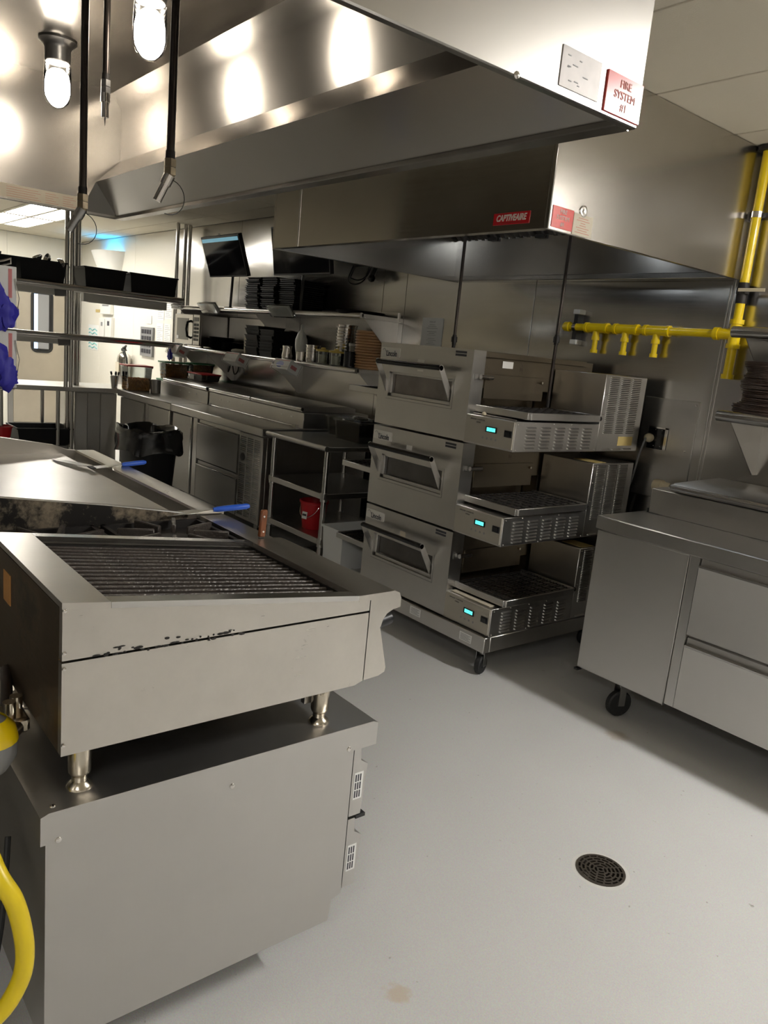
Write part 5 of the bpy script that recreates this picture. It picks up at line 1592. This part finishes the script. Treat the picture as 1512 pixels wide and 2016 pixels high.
for (xa, xb, za, zb, lab) in ((-11.34, -11.13, 1.36, 1.62, 'tall white control box with narrow cover on the white wall'), (-11.09, -10.86, 1.36, 1.64, 'white control box with dark display on the white wall'), (-11.30, -10.90, 1.68, 1.86, 'white twin door box above the control boxes')):
    q = thing('control_box', lab, 'control box', ((xa + xb) / 2, 3.88, za), 'white control boxes on the wall')
    part(B().box(xa, 3.85, za, xb, 3.90, zb, 0.004), 'case', 'white_plastic', q)
    part(B().box(xa + 0.09, 3.847, za + (zb - za) * 0.6, xb - 0.06, 3.851, zb - 0.05), 'display', 'ink' if xb > -10.9 + 0.02 or 'dark' in lab else 'wheel_grey', q)
fs = solo(B().box(-11.62, 3.896, 1.70, -11.44, 3.899, 1.74), 'small_sign', 'sticker_yellow', 'tiny ochre lettering strip on the white wall above the wave sign', 'sign')
for k, (xa, xb, za, zb) in enumerate(((-9.40, -9.19, 1.66, 1.90), (-9.17, -8.96, 1.68, 1.92), (-9.40, -9.20, 1.38, 1.62), (-9.17, -8.98, 1.40, 1.62))):
    q = thing('paper_notice', ['printed notice at upper left of the four sheets by the microwave', 'printed notice at upper right of the four sheets by the microwave', 'printed notice at lower left of the four sheets by the microwave', 'printed notice at lower right of the four sheets by the microwave'][k], 'notice', ((xa + xb) / 2, 3.899, za), 'notices on the white wall')
    part(B().box(xa, 3.8965, za, xb, 3.8985, zb), 'sheet', 'paper', q)
    lb = B()
    for r in range(9):
        lb.box(xa + 0.02, 3.896, za + 0.02 + r * 0.022, xb - 0.02 - 0.03 * (r % 3), 3.8965, za + 0.024 + r * 0.022)
    part(lb, 'print', 'grey_ink', q)

fly = thing('fly_light', 'white tapered wall sconce glowing blue upward below the ceiling', 'wall light', (-10.95, 3.8, 2.24))


def half(cx, rx, ry, z, n=14):
    return [(cx + rx * math.cos(math.pi * k / n), 3.899 - ry * math.sin(math.pi * k / n), z) for k in range(n + 1)]


part(B().loft([half(-10.95, 0.30, 0.17, 2.235), half(-10.95, 0.42, 0.27, 2.50), half(-10.95, 0.41, 0.26, 2.50), half(-10.95, 0.29, 0.16, 2.245)], True, True), 'shade', 'white_plastic', fly)
part(B().cyl((-11.2, 3.83, 2.43), (-10.7, 3.83, 2.43), 0.012, 10), 'tube_lamp', 'lamp_blue', fly)

# ================================================================== THINGS ON THE LEFT WALL SHELVES
# monitors on poles
def monitor(cx, cy, z0, w, h, tilt, label, lit, pole_y, px):
    t = thing('monitor', label, 'monitor', (cx, pole_y, 1.81), 'kitchen order monitors')
    m = Matrix.Translation((cx, cy, z0)) @ Matrix.Rotation(tilt, 4, 'X')
    b = B().box(-w / 2, -0.015, 0, w / 2, 0.025, h, 0.004)
    part(b.xf(m), 'housing', 'black_plastic', t)
    part(B().box(-w / 2 + 0.015, -0.017, 0.015, w / 2 - 0.015, -0.015, h - 0.015).xf(m), 'screen', 'screen_off', t)
    if lit:
        part(B().box(-w / 2 + 0.02, -0.0185, h - 0.055, w / 2 - 0.02, -0.017, h - 0.022).xf(m), 'lit_bar', 'screen_teal', t)
        part(B().tube([m @ Vector((-0.06 + 0.02 * k, 0.01, h + 0.012 * math.sin(k * 1.2))) for k in range(6)], 0.003, 5), 'cable_loop', 'wheel_grey', t)
    part(B().cyl((px, pole_y, 1.81), (px, cy + 0.03, z0 + 0.10), 0.013, 10), 'pole', 'black_plastic', t)
    part(B().box(px - 0.05, pole_y - 0.04, 1.811, px + 0.05, pole_y + 0.04, 1.82, 0.002), 'foot', 'black_plastic', t)
    return t


monitor(-6.90, 3.555, 2.098, 0.755, 0.375, 0.32, 'tilted kitchen monitor with a lit blue bar across its top', True, 3.57, -6.88)
monitor(-5.70, 3.60, 2.105, 0.87, 0.40, 0.15, 'dark kitchen monitor partly behind the oven hood', False, 3.62, -5.72)
wa = thing('dark_reflection_bracket', 'black wall bracket with dangling cables, added over dark reflections between monitor and hood', 'bracket', (-5.0, 3.85, 2.12))
part(B().box(-5.22, 3.80, 2.19, -4.72, 3.90, 2.30, 0.003).cyl((-4.98, 3.78, 2.10), (-4.98, 3.82, 2.20), 0.018, 10), 'arm', 'black_plastic', wa)  # black block takes the place of dark reflections in the wavy steel wall
part(B().lathe([(0, -0.03), (0.02, -0.022), (0.03, 0), (0.02, 0.022), (0, 0.03)], (-4.98, 3.78, 2.095), 14), 'ball_joint', 'black_gloss', wa)
for (dx, dz) in ((0.0, 0.0), (0.03, 0.03)):
    part(B().tube([(-5.26 + dx, 3.80, 2.20), (-5.27 + dx, 3.77, 2.11), (-5.22 + dx, 3.75, 2.06 + dz), (-5.14 + dx, 3.76, 2.05 + dz), (-5.08 + dx, 3.79, 2.09 + dz), (-5.06 + dx, 3.81, 2.19)], 0.006, 6, smooth=4), 'cable', 'black_plastic', wa)

# black tray stacks on the upper shelf
trm = B()
tub_mesh(trm, 0, 0, 0, 0.022, 0.115, 0.15, 0.010, 0.003, 0.006)
TRAY = trm.mesh('black_tray', 'pan_black')


def stack(me, n, x, y, z, dz, jit, name, label, cat, group, seed=1, rot=0.0):
    rnd = random.Random(seed)
    for k in range(n):
        o = bpy.data.objects.new(name, me)
        COL.objects.link(o)
        o.location = (x + rnd.uniform(-jit, jit), y + rnd.uniform(-jit, jit), z + k * dz)
        o.rotation_euler = (0, 0, rot + rnd.uniform(-0.05, 0.05))
        o['label'] = label
        o['category'] = cat
        o['group'] = group


GT = 'black trays stacked on the upper wall shelf'
stack(TRAY, 16, -6.45, 3.71, 1.8105, 0.0172, 0.012, 'black_tray', 'black rectangular tray in the stack next to the tilted monitor pole', 'tray', GT + ' by the tilted monitor', 1)
stack(TRAY, 16, -6.17, 3.71, 1.8105, 0.0172, 0.012, 'black_tray', 'black rectangular tray in the stack between the two monitor poles', 'tray', GT + ' between the poles', 2)
stack(TRAY, 15, -5.89, 3.73, 1.8105, 0.0172, 0.006, 'black_tray', 'black rectangular tray in the stack behind the dark monitor pole', 'tray', GT + ' by the dark monitor', 3)
pzm = B().lathe([(0, 0), (0.16, 0), (0.185, 0.012), (0.19, 0.012), (0.164, -0.003), (0, -0.003)], (0, 0, 0.0035), 32).mesh('pizza_pan', 'pan_black')
stack(pzm, 3, -4.98, 3.70, 1.8105, 0.004, 0.004, 'pizza_pan', 'black round pizza pan lying at the shelf end above the tan discs', 'pan', 'black pizza pans at the shelf end', 4)

# bump bars clipped to the upper shelf edge
def bump_bar(x, label):
    t = thing('bump_bar', label, 'keypad', (x, 3.50, 1.755), 'keypads clipped to the upper shelf edge')
    m = Matrix.Translation((x, 3.505, 1.80)) @ Matrix.Rotation(-0.9, 4, 'X')
    part(B().box(-0.17, -0.05, -0.012, 0.17, 0.05, 0.012, 0.004).xf(m), 'case', 'white_plastic', t)
    for r in range(2):
        for c in range(8):
            part(B().box(-0.155 + c * 0.039, -0.04 + r * 0.04, 0.012, -0.124 + c * 0.039, -0.01 + r * 0.04, 0.016).xf(m), 'key', 'grey_sign', t)
    part(B().box(-0.18, -0.058, -0.016, 0.18, 0.058, 0.019, 0.006).jitter(0.003, int(-x * 10)).xf(m), 'plastic_wrap', 'clear_plastic', t)


bump_bar(-7.20, 'plastic wrapped keypad on the shelf edge below the lit monitor')
bump_bar(-5.85, 'plastic wrapped keypad on the shelf edge below the dark monitor')
solo(crumple(-7.97, 3.515, 1.805, 0.15, 0.035, 0.028, 5), 'cleaning_cloth', 'paper', 'crumpled pink and white cloth draped on the shelf edge above the microwave', 'cloth')

# glove boxes hanging on wires from the lower shelf edge
for (x, lab, oval_, sd) in ((-7.80, 'glove box with blue glove hanging below the microwave', False, 1), (-6.52, 'plain pink printed glove box hanging from the lower shelf edge', False, 2), (-5.63, 'glove box with navy oval hanging from the lower shelf edge', True, 3)):
    t = thing('glove_box', lab, 'glove box', (x, 3.46, 1.28), 'glove boxes hanging from the lower shelf')
    m = Matrix.Translation((x, 3.47, 1.345)) @ Matrix.Rotation(-0.45, 4, 'X')
    part(B().box(-0.125, -0.06, -0.045, 0.125, 0.05, 0.045, 0.002).xf(m), 'carton', 'paper', t)
    pr = B()
    for k in range(3):
        pr.box(-0.10, -0.045 + k * 0.03, 0.0452, 0.04 + 0.02 * k, -0.035 + k * 0.03, 0.0460)
    pr.box(-0.115, -0.0608, 0.03, 0.115, -0.0602, 0.036).box(0.1252, -0.04, -0.02, 0.1258, 0.02, 0.01)
    part(pr.xf(m), 'print', 'pink_ink', t)
    if oval_:
        part(B().lathe([(0.001, 0), (0.028, 0), (0.028, -0.001), (0.001, -0.001)], (0, 0, 0), 24, axis=1, sx=1.0, sy=2.0).xf(m @ Matrix.Translation((-0.02, -0.0602, -0.004))), 'oval_mark', 'navy_ink', t)
    if sd == 1:
        part(crumple(x - 0.02, 3.395, 1.30, 0.035, 0.02, 0.055, 6), 'glove', 'glove_blue', t)
    wr = B()
    for dx in (-0.132, 0.132):
        wr.tube([m @ Vector((dx, 0.055, 0.05)), m @ Vector((dx, -0.066, 0.02)), m @ Vector((dx, -0.066, -0.05)), m @ Vector((dx, 0.055, -0.05)), m @ Vector((dx, 0.055, 0.05)), (x + dx, 3.525, 1.405)], 0.003, 5)
    wr.tube([m @ Vector((-0.132, -0.066, -0.02)), m @ Vector((0.132, -0.066, -0.02))], 0.003, 5)
    part(wr, 'wire_holder', 'white_plastic', t)

# microwave
mw = thing('microwave', 'stainless microwave with black curved handle on the lower wall shelf', 'microwave', (-7.76, 3.72, 1.402))
part(B().box(-8.06, 3.56, 1.42, -7.46, 3.88, 1.735, 0.004), 'body', 'steel_oven', mw)
part(B().box(-8.055, 3.542, 1.425, -7.62, 3.56, 1.73, 0.003), 'door', 'steel_bright', mw)
part(B().box(-8.00, 3.5395, 1.47, -7.72, 3.5425, 1.69), 'door_window', 'glass_dark', mw)
part(B().box(-8.0, 3.539, 1.475, -7.955, 3.5405, 1.51), 'door_sticker', 'paper', mw)
part(B().tube([(-7.665, 3.545, 1.665), (-7.668, 3.505, 1.65), (-7.67, 3.495, 1.58), (-7.668, 3.505, 1.51), (-7.665, 3.545, 1.495)], 0.013, 8), 'door_handle', 'black_gloss', mw)
cp_ = part(B().box(-7.612, 3.544, 1.425, -7.465, 3.56, 1.73, 0.003), 'control_panel', 'steel', mw)
for r in range(5):
    for c in range(2):
        part(B().box(-7.595 + c * 0.062, 3.541, 1.47 + r * 0.037, -7.545 + c * 0.062, 3.5445, 1.495 + r * 0.037), 'key', 'black_plastic', cp_)
part(B().box(-7.595, 3.541, 1.665, -7.483, 3.5445, 1.705), 'display', 'black_gloss', cp_)
for (x, y) in ((-8.02, 3.60), (-7.5, 3.60), (-8.02, 3.84), (-7.5, 3.84)):
    part(B().cyl((x, y, 1.402), (x, y, 1.421), 0.012, 10), 'foot', 'black_plastic', mw)
solo(B().box(-7.44, 3.86, 1.50, -6.72, 3.885, 1.74, 0.004), 'steel_sheet_pan', 'steel', 'steel sheet pan standing against the wall behind the black plates', 'sheet pan')

plm = B().lathe([(0, 0), (0.07, 0), (0.115, 0.012), (0.13, 0.016), (0.132, 0.018), (0.112, 0.016), (0.07, 0.005), (0, 0.005)], (0, 0, 0), 30).mesh('dinner_plate', 'pan_black')
GPL = 'black plates stacked on the lower wall shelf'
stack(plm, 14, -7.27, 3.70, 1.4025, 0.0085, 0.004, 'dinner_plate', 'black round plate in the tall pile touching the microwave', 'plate', GPL + ' by the microwave', 6)
stack(plm, 9, -6.98, 3.70, 1.4025, 0.0085, 0.006, 'dinner_plate', 'black round plate in the lower pile behind the white dish', 'plate', GPL + ' behind the white dish', 7)
solo(B().lathe([(0, 0), (0.06, 0), (0.075, 0.018), (0.062, 0.032), (0.03, 0.038), (0, 0.038)], (-6.72, 3.60, 1.4025), 24), 'white_dish', 'white_plastic', 'small white covered dish at the shelf edge beside black plates', 'dish')
solo(B().box(-6.60, 3.585, 1.4025, -6.565, 3.63, 1.56, 0.004), 'carton_sleeve', 'cream_sign', 'narrow cream carton between plates and black trays', 'carton')
trm2 = B()
tub_mesh(trm2, 0, 0, 0, 0.045, 0.115, 0.14, 0.010, 0.003, 0.006)
TRAY2 = trm2.mesh('black_pan', 'pan_black')
stack(TRAY2, 9, -6.43, 3.71, 1.4025, 0.0275, 0.008, 'black_pan', 'deep black pan in the nested pile beside the cream carton', 'pan', 'deep black pans on the lower wall shelf', 8)
stack(TRAY2, 8, -6.17, 3.71, 1.4025, 0.0275, 0.004, 'black_pan', 'deep black pan in the nested pile beside the steel pitcher', 'pan', 'deep black pans by the pitcher', 9)

pc = thing('creamer_pitcher', 'small steel pitcher with handle on the lower wall shelf', 'pitcher', (-5.90, 3.63, 1.4025))
part(B().lathe([(0, 0), (0.045, 0), (0.048, 0.03), (0.038, 0.08), (0.044, 0.115), (0.041, 0.115), (0.035, 0.08), (0.044, 0.03), (0, 0.004)], (-5.90, 3.63, 1.4025), 22), 'body', 'chrome', pc)
part(B().tube([(-5.86, 3.62, 1.505), (-5.82, 3.60, 1.50), (-5.815, 3.60, 1.46), (-5.855, 3.615, 1.43)], 0.006, 6), 'handle', 'chrome', pc)
part(B().lathe([(0, -0.015), (0.014, 0), (0, 0.015)], (-5.955, 3.60, 1.485), 10), 'lid_knob', 'chrome', pc)
pb = thing('piping_bag', 'white filled piping bag standing tip up in a grey cup', 'piping bag', (-5.70, 3.64, 1.4025))
part(B().lathe([(0, 0.07), (0.045, 0.075), (0.052, 0.12), (0.050, 0.18), (0.035, 0.225), (0.014, 0.255), (0.008, 0.30), (0, 0.31)], (-5.70, 3.64, 1.4025), 18).jitter(0.003, 3), 'bag', 'tub_white', pb)
part(B().lathe([(0, 0), (0.036, 0), (0.044, 0.085), (0.040, 0.085), (0.034, 0.004), (0, 0.004)], (-5.70, 3.64, 1.4025), 18), 'cup', 'grey_sign', pb)
solo(B().lathe([(0, 0), (0.045, 0), (0.048, 0.078), (0.052, 0.08), (0.044, 0.08), (0.04, 0.006), (0, 0.006)], (-5.595, 3.585, 1.4025), 22), 'steel_ramekin', 'chrome', 'single low steel cup in front of the piping bag', 'cup')
tin = B().lathe([(0, 0), (0.054, 0), (0.058, 0.033), (0.064, 0.035), (0.064, 0.038), (0.056, 0.038), (0.052, 0.004), (0, 0.004)], (0, 0, 0), 24).mesh('steel_tin', 'chrome')
stack(tin, 5, -5.455, 3.605, 1.4025, 0.0265, 0.002, 'steel_tin', 'round steel tin in the short stack beside the yellow lidded jars', 'tin', 'short stack of steel tins', 10)
tin2 = B().lathe([(0, 0), (0.076, 0), (0.082, 0.03), (0.088, 0.032), (0.088, 0.035), (0.08, 0.035), (0.075, 0.004), (0, 0.004)], (0, 0, 0), 26).mesh('steel_tin', 'chrome')
stack(tin2, 13, -5.22, 3.76, 1.4025, 0.0245, 0.003, 'steel_tin', 'wide steel tin in the tall stack behind the yellow lidded jars', 'tin', 'tall stack of steel tins', 11)
for k, (x, y, h) in enumerate(((-5.30, 3.60, 0.10), (-5.10, 3.59, 0.10))):
    t = thing('spread_jar', ['jar with yellow lid and small topping beside the short tins', 'clear jar with yellow lid beside the dark pots'][k], 'jar', (x, y, 1.4025), 'yellow lidded jars on the lower wall shelf')
    part(B().lathe([(0, 0), (0.050, 0), (0.056, 0.02), (0.058, h), (0.054, h), (0.05, 0.01), (0, 0.006)], (x, y, 1.4025), 22), 'jar', 'clear_plastic', t)
    part(B().lathe([(0, 0.008), (0.045, 0.008), (0.050, h * 0.75), (0, h * 0.78)], (x, y, 1.4025), 20), 'contents', 'jar_food', t)
    part(B().lathe([(0, h), (0.060, h), (0.060, h + 0.014), (0.02, h + 0.02), (0.018, h + 0.032), (0, h + 0.034)], (x, y, 1.4025), 22), 'lid', 'lid_yellow', t)
    part(B().tube([(x + 0.055, y - 0.01, 1.485), (x + 0.085, y - 0.02, 1.475), (x + 0.085, y - 0.02, 1.435), (x + 0.052, y - 0.01, 1.425)], 0.004, 6), 'handle', 'clear_plastic', t)
solo(B().lathe([(0, 0), (0.055, 0), (0.058, 0.16), (0.062, 0.165), (0.062, 0.185), (0.05, 0.19), (0, 0.19)], (-5.02, 3.72, 1.4025), 22), 'lidded_canister', 'steel_dark', 'dark canister with steel rim between the tall tins and tan discs', 'canister')
solo(B().lathe([(0, 0), (0.048, 0), (0.05, 0.12), (0.055, 0.122), (0.045, 0.122), (0.04, 0.006), (0, 0.006)], (-4.93, 3.60, 1.4025), 22), 'black_pot', 'black_gloss', 'small black pot at the shelf edge beside the tan discs', 'pot')
tan = B().lathe([(0, 0), (0.098, 0), (0.108, 0.008), (0.108, 0.014), (0.100, 0.020), (0, 0.020)], (0, 0, 0), 30).mesh('tan_disc', 'pan_tan')
stack(tan, 14, -4.665 if False else -4.86 + 0.0, 3.72, 1.4025, 0.0208, 0.004, 'serving_disc', 'round tan serving disc in the stack at the end of the lower shelf', 'disc', 'tan discs at the shelf end', 12)

# cable under the lower shelf
solo(B().tube([(-7.42, 3.86, 1.37), (-7.43, 3.84, 1.26), (-7.40, 3.83, 1.18), (-7.34, 3.83, 1.20), (-7.30, 3.84, 1.30), (-7.22, 3.83, 1.18), (-7.16, 3.84, 1.22), (-7.18, 3.86, 1.37)], 0.007, 6, smooth=4), 'electrical_cable', 'black_plastic', 'looped black power cord hanging below the lower wall shelf', 'cord')
